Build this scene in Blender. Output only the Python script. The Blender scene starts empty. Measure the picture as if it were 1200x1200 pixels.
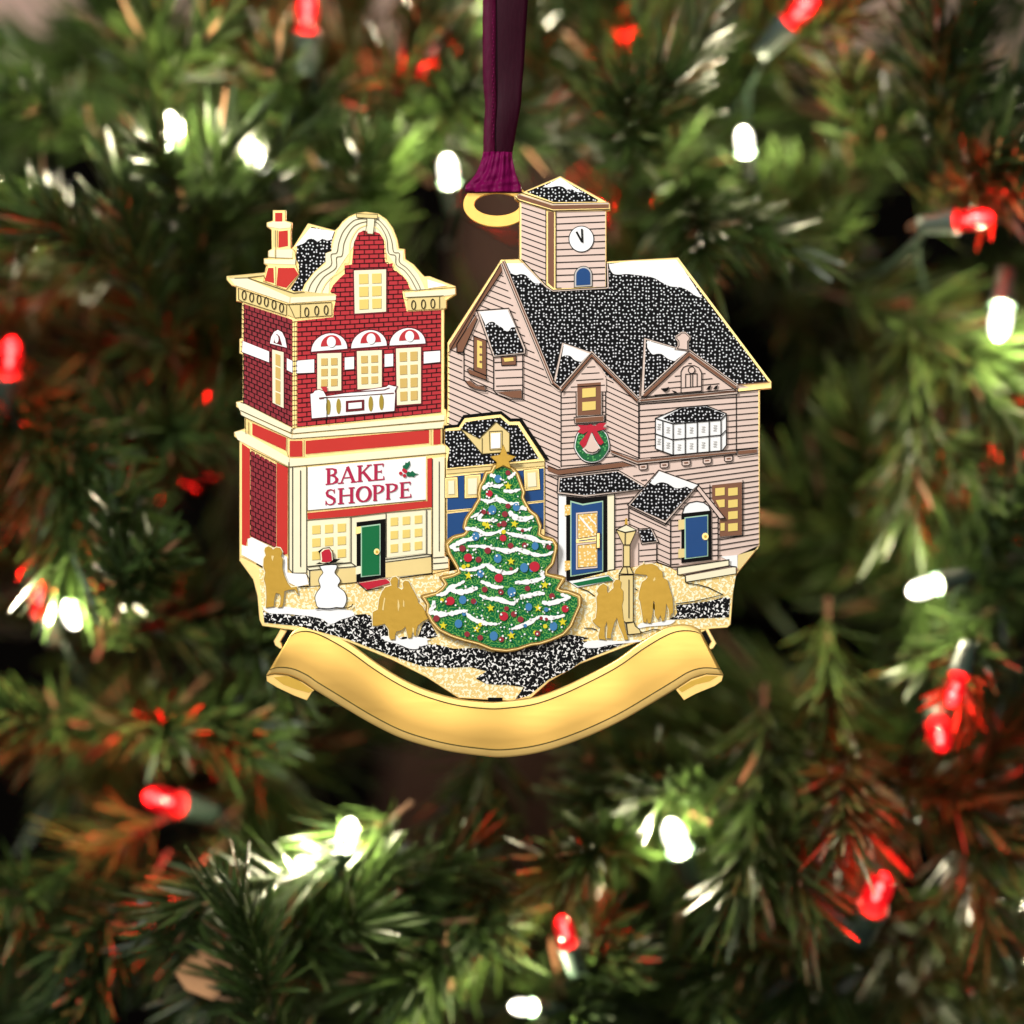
import bpy, math, random
from mathutils import Vector, Matrix, Quaternion
scene = bpy.context.scene
S = 0.000125            # metres per unit; the ornament is about 8 cm wide
D = 0.55                # camera to ornament

# ------------------------------------------------------------------ camera
cam_d = bpy.data.cameras.new('camera'); cam = bpy.data.objects.new('camera', cam_d)
scene.collection.objects.link(cam); scene.camera = cam
cam.location = (0, -D, 0); cam.rotation_euler = (math.pi/2, 0, 0)
cam_d.sensor_width = 36; cam_d.lens = 36*D/(1200*S)
cam_d.clip_start = 0.01; cam_d.clip_end = 20
cam_d.dof.use_dof = True; cam_d.dof.focus_distance = D-0.001; cam_d.dof.aperture_fstop = 8.0
# ------------------------------------------------------------------ world, light, exposure
w = bpy.data.worlds.new('World'); scene.world = w; w.use_nodes = True
w.node_tree.nodes['Background'].inputs[0].default_value = (1.0, 0.92, 0.85, 1)
w.node_tree.nodes['Background'].inputs[1].default_value = 0.10
def area(name, loc, target, size, power, col):
    l = bpy.data.lights.new(name, 'AREA'); l.shape = 'DISK'; l.size = size; l.energy = power; l.color = col
    o = bpy.data.objects.new(name, l); scene.collection.objects.link(o); o.location = loc
    o.rotation_euler = (Vector(target)-Vector(loc)).to_track_quat('-Z', 'Y').to_euler()
    return o
area('key_lamp', (-0.28, -0.44, 0.34), (0, 0, 0), 0.16, 4.6, (1, 0.98, 0.95))
area('fill_lamp', (0.10, -0.95, 0.16), (0, 0, 0), 0.62, 3.3, (1, 0.96, 0.90))
scene.render.engine = 'CYCLES'
scene.view_settings.view_transform = 'Standard'; scene.view_settings.look = 'None'
scene.view_settings.exposure = 0; scene.view_settings.gamma = 1
scene.cycles.sample_clamp_indirect = 4

# ------------------------------------------------------------------ materials
def lin(c, k=1.0):
    out = []
    for v in c:
        v /= 255.0
        out.append(k*(v/12.92 if v <= 0.04045 else ((v+0.055)/1.055)**2.4))
    return (out[0], out[1], out[2], 1)
MATS = {}
def newmat(name):
    m = bpy.data.materials.new(name); m.use_nodes = True; MATS[name] = m
    nt = m.node_tree; return m, nt, nt.nodes['Principled BSDF']
def enamel(name, c, rough=0.32, spec=0.12, metal=0.0, mottle=0.06):
    m, nt, b = newmat(name)
    b.inputs['Roughness'].default_value = rough
    b.inputs['Specular IOR Level'].default_value = spec
    b.inputs['Metallic'].default_value = metal
    tc = nt.nodes.new('ShaderNodeTexCoord'); n = nt.nodes.new('ShaderNodeTexNoise')
    n.inputs['Scale'].default_value = 260; n.inputs['Detail'].default_value = 3
    nt.links.new(tc.outputs['Object'], n.inputs['Vector'])
    mx = nt.nodes.new('ShaderNodeMix'); mx.data_type = 'RGBA'
    a = lin(c, 0.88); mx.inputs[6].default_value = a
    mx.inputs[7].default_value = (a[0]*(1-2*mottle), a[1]*(1-2.2*mottle), a[2]*(1-2.6*mottle), 1)
    nt.links.new(n.outputs['Fac'], mx.inputs[0]); nt.links.new(mx.outputs[2], b.inputs['Base Color'])
    bp = nt.nodes.new('ShaderNodeBump'); bp.inputs['Strength'].default_value = 0.08; bp.inputs['Distance'].default_value = 0.0002
    nt.links.new(n.outputs['Fac'], bp.inputs['Height']); nt.links.new(bp.outputs['Normal'], b.inputs['Normal'])
    return m
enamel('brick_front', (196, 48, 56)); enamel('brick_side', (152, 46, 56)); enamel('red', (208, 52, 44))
enamel('crimson', (200, 32, 56)); enamel('maroon', (112, 22, 34)); enamel('snow', (255, 255, 254), mottle=0.02)
enamel('cream', (255, 247, 212), mottle=0.04); enamel('cream_dark', (247, 222, 152), mottle=0.08)
enamel('pane', (246, 218, 122)); enamel('pane_dim', (222, 188, 108)); enamel('ink', (10, 9, 9), spec=0.05)
enamel('ink_olive', (92, 80, 34), spec=0.12); enamel('pink', (238, 212, 199)); enamel('pink_line', (236, 214, 200))
enamel('brown', (134, 90, 66)); enamel('blue', (24, 74, 134)); enamel('green', (0, 112, 62)); enamel('green_line', (176, 216, 186))
enamel('blue_bauble', (66, 132, 186)); enamel('star_yellow', (236, 224, 44)); enamel('text_red', (186, 34, 76))
enamel('olive', (172, 148, 56)); enamel('slot_shade', (6, 5, 5), spec=0.05); enamel('wreath_green', (22, 118, 66), mottle=0.2)  # near-black enamel paints the shade of pierced slots and door gaps
enamel('wreath_light', (84, 172, 96)); enamel('grey_light', (206, 204, 200)); enamel('holly', (0, 104, 66))

def gold(name, c, rough, metal=0.55, bump=0.1, scale=900, stretch=(1, 1, 1)):
    m, nt, b = newmat(name)
    b.inputs['Roughness'].default_value = rough; b.inputs['Metallic'].default_value = metal
    b.inputs['Base Color'].default_value = lin(c); b.inputs['Specular IOR Level'].default_value = 0.4
    tc = nt.nodes.new('ShaderNodeTexCoord'); mp = nt.nodes.new('ShaderNodeMapping'); n = nt.nodes.new('ShaderNodeTexNoise')
    mp.inputs['Scale'].default_value = stretch
    n.inputs['Scale'].default_value = scale; n.inputs['Detail'].default_value = 4
    nt.links.new(tc.outputs['Object'], mp.inputs['Vector']); nt.links.new(mp.outputs['Vector'], n.inputs['Vector'])
    bp = nt.nodes.new('ShaderNodeBump'); bp.inputs['Strength'].default_value = bump; bp.inputs['Distance'].default_value = 0.0002
    nt.links.new(n.outputs['Fac'], bp.inputs['Height']); nt.links.new(bp.outputs['Normal'], b.inputs['Normal'])
    rr = nt.nodes.new('ShaderNodeMapRange'); rr.inputs[3].default_value = rough-0.06; rr.inputs[4].default_value = rough+0.08
    nt.links.new(n.outputs['Fac'], rr.inputs[0]); nt.links.new(rr.outputs[0], b.inputs['Roughness'])
    return m
gold('brass', (242, 211, 138), 0.34)
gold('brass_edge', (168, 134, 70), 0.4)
gold('banner_gold', (230, 184, 96), 0.33, 0.78, 0.012, 400, (0.35, 1, 4))
gold('banner_rim', (232, 194, 114), 0.34, 0.65, 0.1, 500)
gold('banner_under', (196, 158, 62), 0.4)
gold('tree_rim', (158, 124, 62), 0.4)
gold('silhouette_gold', (178, 140, 46), 0.36, 0.45, 0.12)
gold('ring_gold', (224, 180, 92), 0.34, 0.6)

def plane_vec(nt, k):
    tc = nt.nodes.new('ShaderNodeTexCoord'); sx = nt.nodes.new('ShaderNodeSeparateXYZ'); cx = nt.nodes.new('ShaderNodeCombineXYZ')
    nt.links.new(tc.outputs['Object'], sx.inputs[0]); nt.links.new(sx.outputs['X'], cx.inputs['X']); nt.links.new(sx.outputs['Z'], cx.inputs['Y'])
    vm = nt.nodes.new('ShaderNodeVectorMath'); vm.operation = 'SCALE'; vm.inputs['Scale'].default_value = k
    nt.links.new(cx.outputs[0], vm.inputs[0]); return vm.outputs[0]
def two_tone(name, base, spot, fac_socket_fn, rough=0.35, spec=0.06, metal=0.0, lo=0.0, hi=1.0):
    m, nt, b = newmat(name)
    b.inputs['Roughness'].default_value = rough; b.inputs['Specular IOR Level'].default_value = spec; b.inputs['Metallic'].default_value = metal
    s = fac_socket_fn(nt)
    mr = nt.nodes.new('ShaderNodeMapRange'); mr.inputs[1].default_value = lo; mr.inputs[2].default_value = hi
    nt.links.new(s, mr.inputs[0])
    mx = nt.nodes.new('ShaderNodeMix'); mx.data_type = 'RGBA'
    mx.inputs[6].default_value = lin(base, 0.88); mx.inputs[7].default_value = lin(spot, 0.88)
    nt.links.new(mr.outputs[0], mx.inputs[0]); nt.links.new(mx.outputs[2], b.inputs['Base Color'])
    bp = nt.nodes.new('ShaderNodeBump'); bp.inputs['Strength'].default_value = 0.2; bp.inputs['Distance'].default_value = 0.0001
    nt.links.new(mr.outputs[0], bp.inputs['Height']); nt.links.new(bp.outputs['Normal'], b.inputs['Normal'])
    return m
def f_voro(spacing, rnd):
    def f(nt):
        v = nt.nodes.new('ShaderNodeTexVoronoi'); v.voronoi_dimensions = '2D'; v.inputs['Scale'].default_value = 1
        v.inputs['Randomness'].default_value = rnd
        nt.links.new(plane_vec(nt, 1/(spacing*S)), v.inputs['Vector']); return v.outputs['Distance']
    return f
def f_noise(spacing, detail=0.5, dist=0.6):
    def f(nt):
        n = nt.nodes.new('ShaderNodeTexNoise'); n.noise_dimensions = '2D'; n.inputs['Scale'].default_value = 1
        n.inputs['Detail'].default_value = detail; n.inputs['Distortion'].default_value = dist
        nt.links.new(plane_vec(nt, 1/(spacing*S)), n.inputs['Vector']); return n.outputs['Fac']
    return f
two_tone('roof_black', (232, 232, 236), (7, 7, 9), f_voro(4.3, 0.6), lo=0.14, hi=0.27)
two_tone('road', (8, 8, 10), (246, 244, 240), f_noise(3.1), lo=0.575, hi=0.64)
two_tone('sidewalk', (240, 208, 132), (255, 248, 210), f_noise(3.4), lo=0.50, hi=0.57, metal=0.1)
two_tone('glitter_gold', (236, 192, 104), (255, 240, 196), f_voro(4.4, 0.8), lo=0.32, hi=0.2, metal=0.1)
def f_wave(nt):
    v = nt.nodes.new('ShaderNodeTexVoronoi'); v.voronoi_dimensions = '2D'; v.feature = 'SMOOTH_F1'; v.inputs['Scale'].default_value = 1
    n = nt.nodes.new('ShaderNodeTexNoise'); n.inputs['Scale'].default_value = 1/(6*S)
    nt.links.new(plane_vec(nt, 1/(5.5*S)), v.inputs['Vector'])
    mt = nt.nodes.new('ShaderNodeMath'); mt.operation = 'MULTIPLY_ADD'; mt.inputs[1].default_value = 18; mt.inputs[2].default_value = 0
    nt.links.new(v.outputs['Distance'], mt.inputs[0])
    sn = nt.nodes.new('ShaderNodeMath'); sn.operation = 'SINE'; nt.links.new(mt.outputs[0], sn.inputs[0]); return sn.outputs[0]
two_tone('tree_green', (10, 106, 58), (124, 188, 84), f_wave, lo=0.35, hi=1.1)

# ------------------------------------------------------------------ traced coordinate frames (x0, y0, enlargement)
FR = dict(A=(250,230,6), B=(370,230,6), C=(250,380,6), D=(370,380,6), E=(250,540,6), F=(370,540,6), G=(520,190,6), H=(500,330,6),
          I=(640,290,7.5), J=(740,300,6.6667), K=(630,440,7.5), L=(740,440,6.6667), M=(640,540,7.5), N=(720,540,6.6667),
          O=(490,470,6), P=(490,600,6), Q=(280,620,7.5), R=(420,640,10), T=(680,640,6.6667), U=(300,700,4), V=(560,700,4), W=(530,0,4.2857), X=(0,0,1))
def pts(s):
    """'A 10,20 30,40 B 5,6' -> list of plane points; a letter switches the frame"""
    f = FR['X']; out = []
    for tk in s.split():
        if tk in FR: f = FR[tk]
        else:
            u, v = tk.split(','); out.append((f[0]+float(u)/f[2], f[1]+float(v)/f[2]))
    return out
def sarea(p): return 0.5*sum(p[i][0]*p[(i+1) % len(p)][1]-p[(i+1) % len(p)][0]*p[i][1] for i in range(len(p)))
def offset(p, d):
    """grow a polygon by d"""
    sg = 1 if sarea(p) > 0 else -1; n = len(p); out = []
    for i in range(n):
        a, b, c = Vector(p[i-1]), Vector(p[i]), Vector(p[(i+1) % n])
        e1 = (b-a); e2 = (c-b)
        if e1.length < 1e-6 or e2.length < 1e-6: out.append(tuple(b)); continue
        e1.normalize(); e2.normalize()
        n1 = Vector((e1.y, -e1.x))*sg; n2 = Vector((e2.y, -e2.x))*sg
        m = n1+n2
        if m.length < 0.3: m = n1
        m.normalize(); k = min(1/max(m.dot(n1), 0.45), 2.2)
        out.append((b.x+m.x*d*k, b.y+m.y*d*k))
    return out
def inside(x, y, p):
    r = False; n = len(p)
    for i in range(n):
        x1, y1 = p[i]; x2, y2 = p[i-1]
        if (y1 > y) != (y2 > y) and x < (x2-x1)*(y-y1)/(y2-y1)+x1: r = not r
    return r
def clip(a, b, p):
    ts = [0, 1]; dx, dy = b[0]-a[0], b[1]-a[1]; n = len(p)
    for i in range(n):
        c, d = p[i-1], p[i]; ex, ey = d[0]-c[0], d[1]-c[1]; den = dx*ey-dy*ex
        if abs(den) < 1e-9: continue
        t = ((c[0]-a[0])*ey-(c[1]-a[1])*ex)/den; s = ((c[0]-a[0])*dy-(c[1]-a[1])*dx)/den
        if 0 < t < 1 and 0 <= s <= 1: ts.append(t)
    ts.sort(); out = []
    for t0, t1 in zip(ts, ts[1:]):
        if t1-t0 < 1e-4: continue
        m = (t0+t1)/2
        if inside(a[0]+dx*m, a[1]+dy*m, p): out.append(((a[0]+dx*t0, a[1]+dy*t0), (a[0]+dx*t1, a[1]+dy*t1)))
    return out
def spline(p, n=8, closed=False):
    out = []; m = len(p)
    rng = range(m) if closed else range(m-1)
    for i in rng:
        if closed: a, b, c, d = p[i-1], p[i], p[(i+1) % m], p[(i+2) % m]
        else: a, b, c, d = p[max(i-1, 0)], p[i], p[i+1], p[min(i+2, m-1)]
        for k in range(n):
            t = k/n; t2 = t*t; t3 = t2*t
            out.append(tuple(0.5*(2*b[j]+(c[j]-a[j])*t+(2*a[j]-5*b[j]+4*c[j]-d[j])*t2+(3*b[j]-a[j]-3*c[j]+d[j])*t3) for j in (0, 1)))
    if not closed: out.append(p[-1])
    return out
def ell(cx, cy, rx, ry, n=24, rot=0):
    return [(cx+rx*math.cos(t)*math.cos(rot)-ry*math.sin(t)*math.sin(rot), cy+rx*math.cos(t)*math.sin(rot)+ry*math.sin(t)*math.cos(rot))
            for t in (2*math.pi*i/n for i in range(n))]
def star(cx, cy, r, k=0.42, rot=0, n=5):
    return [(cx+(r if i % 2 == 0 else r*k)*math.sin(rot+math.pi*i/n), cy-(r if i % 2 == 0 else r*k)*math.cos(rot+math.pi*i/n)) for i in range(2*n)]
def arch(l, r, h, n=14):
    """half-oval standing on the line l-r"""
    cx, cy = (l[0]+r[0])/2, (l[1]+r[1])/2; vx, vy = (r[0]-l[0])/2, (r[1]-l[1])/2
    return [(cx-vx*math.cos(t), cy-vy*math.cos(t)-h*math.sin(t)) for t in (math.pi*i/n for i in range(n+1))]

# ------------------------------------------------------------------ mesh builder: stacked sheets of metal and enamel
COL = scene.collection
class Piece:
    def __init__(s, lift=0): s.lift = lift; s.v = []; s.f = []; s.m = []; s.mats = []; s.k = 0; s.sm = []
    def mi(s, n):
        if n not in s.mats: s.mats.append(n)
        return s.mats.index(n)
    def face(s, idx, mat, smooth=False): s.f.append(idx); s.m.append(s.mi(mat)); s.sm.append(smooth)
    def prism(s, p, mat, h, deep=1.0, side=None):
        """polygon p with its face h above the ornament plane and walls going deep behind it"""
        if len(p) < 3: return s
        if sarea(p) > 0: p = p[::-1]
        s.k += 1; h = h+s.lift+(s.k % 60)*0.012
        n = len(p); o = len(s.v)
        for x, y in p: s.v.append((x, -h, -y))
        for x, y in p: s.v.append((x, -h+deep, -y))
        s.face([o+i for i in range(n)], mat)
        for i in range(n):
            j = (i+1) % n; s.face([o+i, o+n+i, o+n+j, o+j], side or mat)
        if deep > 2: s.face([o+n+i for i in range(n)][::-1], side or mat)
        return s
    def plate(s, p, mat, h, deep, side=None, ch=0.9):
        """thick plate with a bevelled rim"""
        if sarea(p) > 0: p = p[::-1]
        h = h+s.lift; q = offset(p, -ch); n = len(p); o = len(s.v)
        for x, y in q: s.v.append((x, -h, -y))
        for x, y in p: s.v.append((x, -h+ch, -y))
        for x, y in p: s.v.append((x, -h+deep, -y))
        s.face([o+i for i in range(n)], mat)
        for r in (0, 1):
            for i in range(n):
                j = (i+1) % n; s.face([o+r*n+i, o+(r+1)*n+i, o+(r+1)*n+j, o+r*n+j], mat if r == 0 else (side or mat))
        s.face([o+2*n+i for i in range(n)][::-1], side or mat)
        return s
    def line(s, p, mat, h, wd=0.8, deep=0.5, closed=False, w2=None):
        if mat == 'ink' and isinstance(wd, float): wd *= 1.22
        q = [Vector(a) for a in p]
        q = [a for i, a in enumerate(q) if i == 0 or (a-q[i-1]).length > 1e-4]
        n = len(q)
        if n < 2: return s
        s.k += 1; h = h+s.lift+(s.k % 60)*0.012
        L, Rr = [], []
        for i in range(n):
            a = q[i-1] if (i > 0 or closed) else q[i]; c = q[(i+1) % n] if (i < n-1 or closed) else q[i]
            e1 = (q[i]-a); e2 = (c-q[i])
            if e1.length < 1e-6: e1 = e2.copy()
            if e2.length < 1e-6: e2 = e1.copy()
            e1.normalize(); e2.normalize(); t = e1+e2
            if t.length < 0.2: t = e1
            t.normalize(); nn = Vector((-t.y, t.x)); k = 1/max(abs(nn.dot(Vector((-e1.y, e1.x)))), 0.5)
            ww = wd if w2 is None else wd+(w2-wd)*i/(n-1)
            if isinstance(wd, (list, tuple)): ww = wd[i]
            L.append(q[i]+nn*ww/2*k); Rr.append(q[i]-nn*ww/2*k)
        o = len(s.v)
        for i in range(n):
            for y in (-h, -h+deep):
                s.v.append((L[i].x, y, -L[i].y)); s.v.append((Rr[i].x, y, -Rr[i].y))
        m = n if closed else n-1
        for i in range(m):
            a = o+4*i; b = o+4*((i+1) % n)
            s.face([a, b, b+1, a+1], mat); s.face([a, a+2, b+2, b], mat); s.face([a+1, b+1, b+3, a+3], mat)
        return s
    def lines(s, segs, mat, h, wd=0.8):
        for a, b in segs: s.line([a, b], mat, h, wd)
        return s
    def build(s, name, parent=None, label=None):
        xs = [v[0] for v in s.v]; zs = [v[2] for v in s.v]
        c = Vector(((min(xs)+max(xs))/2, 0, (min(zs)+max(zs))/2))
        me = bpy.data.meshes.new(name)
        me.from_pydata([((v[0]-c.x)*S, v[1]*S, (v[2]-c.z)*S) for v in s.v], [], s.f)
        for i, p in enumerate(me.polygons): p.material_index = s.m[i]; p.use_smooth = s.sm[i]
        for m in s.mats: me.materials.append(MATS[m])
        me.update()
        ob = bpy.data.objects.new(name, me); COL.objects.link(ob)
        wl = Vector(((c.x-600)*S, 0, (c.z+600)*S)); ob['wl'] = tuple(wl)
        if parent is not None:
            ob.parent = parent; ob.location = wl-Vector(parent['wl'])
        else: ob.location = wl
        if label: ob['label'] = label
        return ob
def patch_lines(quad, n, poly, jn=0):
    """n courses across a quad given TL,TR,BR,BL; jn = bricks per course"""
    TL, TR, BR, BL = quad
    def at(u, v): return tuple((TL[j]*(1-u)+TR[j]*u)*(1-v)+(BL[j]*(1-u)+BR[j]*u)*v for j in (0, 1))
    out = []
    for k in range(n+1):
        out += clip(at(0, k/n), at(1, k/n), poly)
        if jn and k < n:
            for i in range(jn+1):
                u = (i+(0.5 if k % 2 else 0))/jn
                if u < 1: out += clip(at(u, k/n), at(u, (k+1)/n), poly)
    return out
def bil(q, u, v):
    TL, TR, BR, BL = q
    return tuple((TL[j]*(1-u)+TR[j]*u)*(1-v)+(BL[j]*(1-u)+BR[j]*u)*v for j in (0, 1))
def window(pc, q, cols, rows, h, mat='pane', frame='cream', mx=0.16, my=0.1, gx=0.10, gy=0.07, outline='maroon', ow=1.6):
    if outline: pc.prism(offset(q, ow), outline, h-0.4)
    pc.prism(q, frame, h)
    pw = (1-2*mx-gx*(cols-1))/cols; ph = (1-2*my-gy*(rows-1))/rows
    for i in range(cols):
        for j in range(rows):
            u0 = mx+i*(pw+gx); v0 = my+j*(ph+gy)
            pc.prism([bil(q, u0, v0), bil(q, u0+pw, v0), bil(q, u0+pw, v0+ph), bil(q, u0, v0+ph)], mat, h+0.9)
    return pc

# ------------------------------------------------------------------ setting behind the tree
def simple(name, c, rough=0.6, noise=None, spec=0.3):
    m, nt, b = newmat(name); b.inputs['Roughness'].default_value = rough; b.inputs['Specular IOR Level'].default_value = spec
    b.inputs['Base Color'].default_value = (*c, 1)
    if noise:
        tc = nt.nodes.new('ShaderNodeTexCoord'); n = nt.nodes.new('ShaderNodeTexNoise'); n.inputs['Scale'].default_value = noise
        cr = nt.nodes.new('ShaderNodeMix'); cr.data_type = 'RGBA'; cr.inputs[6].default_value = (*[x*0.5 for x in c], 1); cr.inputs[7].default_value = (*[min(1, x*1.5) for x in c], 1)
        nt.links.new(tc.outputs['Object'], n.inputs['Vector']); nt.links.new(n.outputs['Fac'], cr.inputs[0]); nt.links.new(cr.outputs[2], b.inputs['Base Color'])
    return m
simple('gap_shade', (0.002, 0.0015, 0.001), 0.9, None, 0.05); simple('wall_peach', (0.72, 0.47, 0.38), 0.8, 3)
def box_obj(name, x0, x1, y0, y1, z0, z1, mat):
    v = [(x, y, z) for x in (x0, x1) for y in (y0, y1) for z in (z0, z1)]
    f = [(0, 1, 3, 2), (4, 6, 7, 5), (0, 4, 5, 1), (2, 3, 7, 6), (0, 2, 6, 4), (1, 5, 7, 3)]
    me = bpy.data.meshes.new(name); me.from_pydata(v, [], f); me.materials.append(MATS[mat]); ob = bpy.data.objects.new(name, me); COL.objects.link(ob); return ob
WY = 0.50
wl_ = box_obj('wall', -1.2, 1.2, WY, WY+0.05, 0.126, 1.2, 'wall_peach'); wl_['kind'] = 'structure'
wn_ = box_obj('shade_backing', -1.2, 1.2, WY-0.01, WY+0.05, -1.0, 0.124, 'gap_shade'); wn_['kind'] = 'structure'  # added near-black sheet, stands in for the darkness between the branches
# ------------------------------------------------------------------ the fir tree behind: branches of bent needles
def leafy(name, c0, c1, rough=0.38, spec=0.35, scale=9):
    m, nt, b = newmat(name); b.inputs['Roughness'].default_value = rough; b.inputs['Specular IOR Level'].default_value = spec
    oi = nt.nodes.new('ShaderNodeObjectInfo'); gi = nt.nodes.new('ShaderNodeNewGeometry'); ad = nt.nodes.new('ShaderNodeMath'); ad.operation = 'MULTIPLY_ADD'
    nt.links.new(gi.outputs['Random Per Island'], ad.inputs[0]); ad.inputs[1].default_value = 0.6
    mu = nt.nodes.new('ShaderNodeMath'); mu.operation = 'MULTIPLY'; mu.inputs[1].default_value = 0.4; nt.links.new(oi.outputs['Random'], mu.inputs[0]); nt.links.new(mu.outputs[0], ad.inputs[2])
    mx = nt.nodes.new('ShaderNodeMix'); mx.data_type = 'RGBA'; mx.inputs[6].default_value = (*c0, 1); mx.inputs[7].default_value = (*c1, 1)
    nt.links.new(ad.outputs[0], mx.inputs[0]); nt.links.new(mx.outputs[2], b.inputs['Base Color'])
    return m
leafy('needle_green', (0.006, 0.012, 0.005), (0.052, 0.092, 0.019))
leafy('needle_tan', (0.16, 0.07, 0.035), (0.34, 0.20, 0.11))
simple('bark', (0.07, 0.035, 0.02), 0.8, 300)
def put_at(px, py, depth):
    """a point seen at px,py of the picture at a given distance behind the ornament"""
    k = (D+depth)/D; return Vector(((px-600)*S*k, depth, (600-py)*S*k))
def branch_mesh(seed, L, dens=1.0, nl=78, tan=0.025):
    r = random.Random(seed); V, F, M = [], [], []; WV, WF = [], []
    def stem(p0, d, ln, r0, bend):
        q = [p0]; n = 8; dd = d.copy()
        for i in range(n): dd = (dd+bend*0.12).normalized(); q.append(q[-1]+dd*ln/n)
        o = len(WV); 
        for i, c in enumerate(q):
            t = (q[min(i+1, n)]-q[max(i-1, 0)]).normalized(); u = t.orthogonal().normalized(); v = t.cross(u); rad = r0*(1-0.7*i/n)
            for k in range(5): a = k*2*math.pi/5; WV.append(c+u*math.cos(a)*rad+v*math.sin(a)*rad)
        for i in range(n):
            for k in range(5): a = o+i*5+k; b = o+i*5+(k+1) % 5; WF.append((a, b, b+5, a+5))
        return q
    def needles(q, cnt, scale):
        n = len(q)-1
        for i in range(cnt):
            t = (i+r.random())/cnt; t = 0.08+0.92*t; s = min(int(t*n), n-1); f = t*n-s
            c = q[s].lerp(q[s+1], f); ax = (q[s+1]-q[s]).normalized(); u = ax.orthogonal().normalized()
            u = Quaternion(ax, r.uniform(0, 6.283)) @ u
            lean = r.gauss(0.85, 0.22)*(1-0.45*t)          # swept towards the tip
            d = (u*math.sin(lean)+ax*math.cos(lean)).normalized()
            ln = nl*scale*r.uniform(0.6, 1.15); wd = r.uniform(2.6, 4.4)
            sd = d.cross(ax)
            sd = (sd.normalized() if sd.length > 1e-3 else d.orthogonal().normalized())
            sd = Quaternion(d, r.uniform(-0.8, 0.8)) @ sd; up = d.cross(sd)*0.35
            cv = ax*r.uniform(-0.02, 0.22)*ln + Vector((0, 0, -0.06*ln))
            o = len(V)
            for k, (g, ww) in enumerate(((0, 0.5), (0.35, 1), (0.75, 0.9), (1.0, 0.25))):
                p = c+d*ln*g+cv*g*g
                V.extend((p+sd*wd*ww, p+up*wd*ww, p-sd*wd*ww))
            mt = 1 if r.random() < tan else 0
            for k in range(3):
                a = o+3*k; F.extend(((a, a+1, a+4, a+3), (a+1, a+2, a+5, a+4), (a+2, a, a+3, a+5))); M.extend((mt,)*3)
            F.append((o+9, o+10, o+11)); M.append(mt)
    ax = Vector((0, 0, 1)); q = stem(Vector((0, 0, 0)), ax, L, 4.2, Vector((r.uniform(-.5, .5), r.uniform(-.5, .5), 0)))
    needles(q, int(215*dens*L/300), 1.0)
    for k in range(r.choice((2, 3, 3))):
        s = r.choice((2, 3, 4, 5)); a = r.uniform(0, 6.283); d = (Vector((math.cos(a), math.sin(a), 0))*0.8+ax*0.8).normalized()
        q2 = stem(q[s], d, L*r.uniform(0.4, 0.6), 2.8, ax); needles(q2, int(110*dens*L/300), 0.88)
    sc = lambda l: [tuple(v*S) for v in l]
    w_ = bpy.data.meshes.new('branch'); w_.from_pydata(sc(WV), [], WF); w_.materials.append(MATS['bark'])
    me = bpy.data.meshes.new('needles'); me.from_pydata(sc(V), [], F); me.materials.append(MATS['needle_green']); me.materials.append(MATS['needle_tan'])
    me.polygons.foreach_set('material_index', M); me.update()
    return w_, me
tree = bpy.data.objects.new('fir_tree', None); COL.objects.link(tree); tree.location = (0, 0.32, -0.3)
tree['label'] = 'dense green fir tree with lit branches filling the blurred background'; tree['category'] = 'Christmas tree'
KIT = [branch_mesh(100+i, L, 1.0, nl) for i, (L, nl) in enumerate(((320, 105), (280, 90), (360, 115), (250, 88), (300, 125), (340, 100)))]
rt = random.Random(21)
def add_branch(px, py, depth, direction, k, scale=1.0, roll=0.0):
    """branch whose tip region is seen near px,py; direction = where the branch grows (x right, y away, z up)"""
    wm, nm = KIT[k % len(KIT)]
    b = bpy.data.objects.new('branch', wm); COL.objects.link(b); b.parent = tree
    d = Vector(direction).normalized(); L = (320, 280, 360, 250, 300, 340)[k % 6]*S*scale
    base = put_at(px, py, depth)-d*L*0.6
    b.location = base-tree.location; b.rotation_mode = 'QUATERNION'
    b.rotation_quaternion = d.to_track_quat('Z', 'Y') @ Quaternion((0, 0, 1), roll); b.scale = (scale,)*3
    n = bpy.data.objects.new('needles', nm); COL.objects.link(n); n.parent = b
    return b
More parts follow.
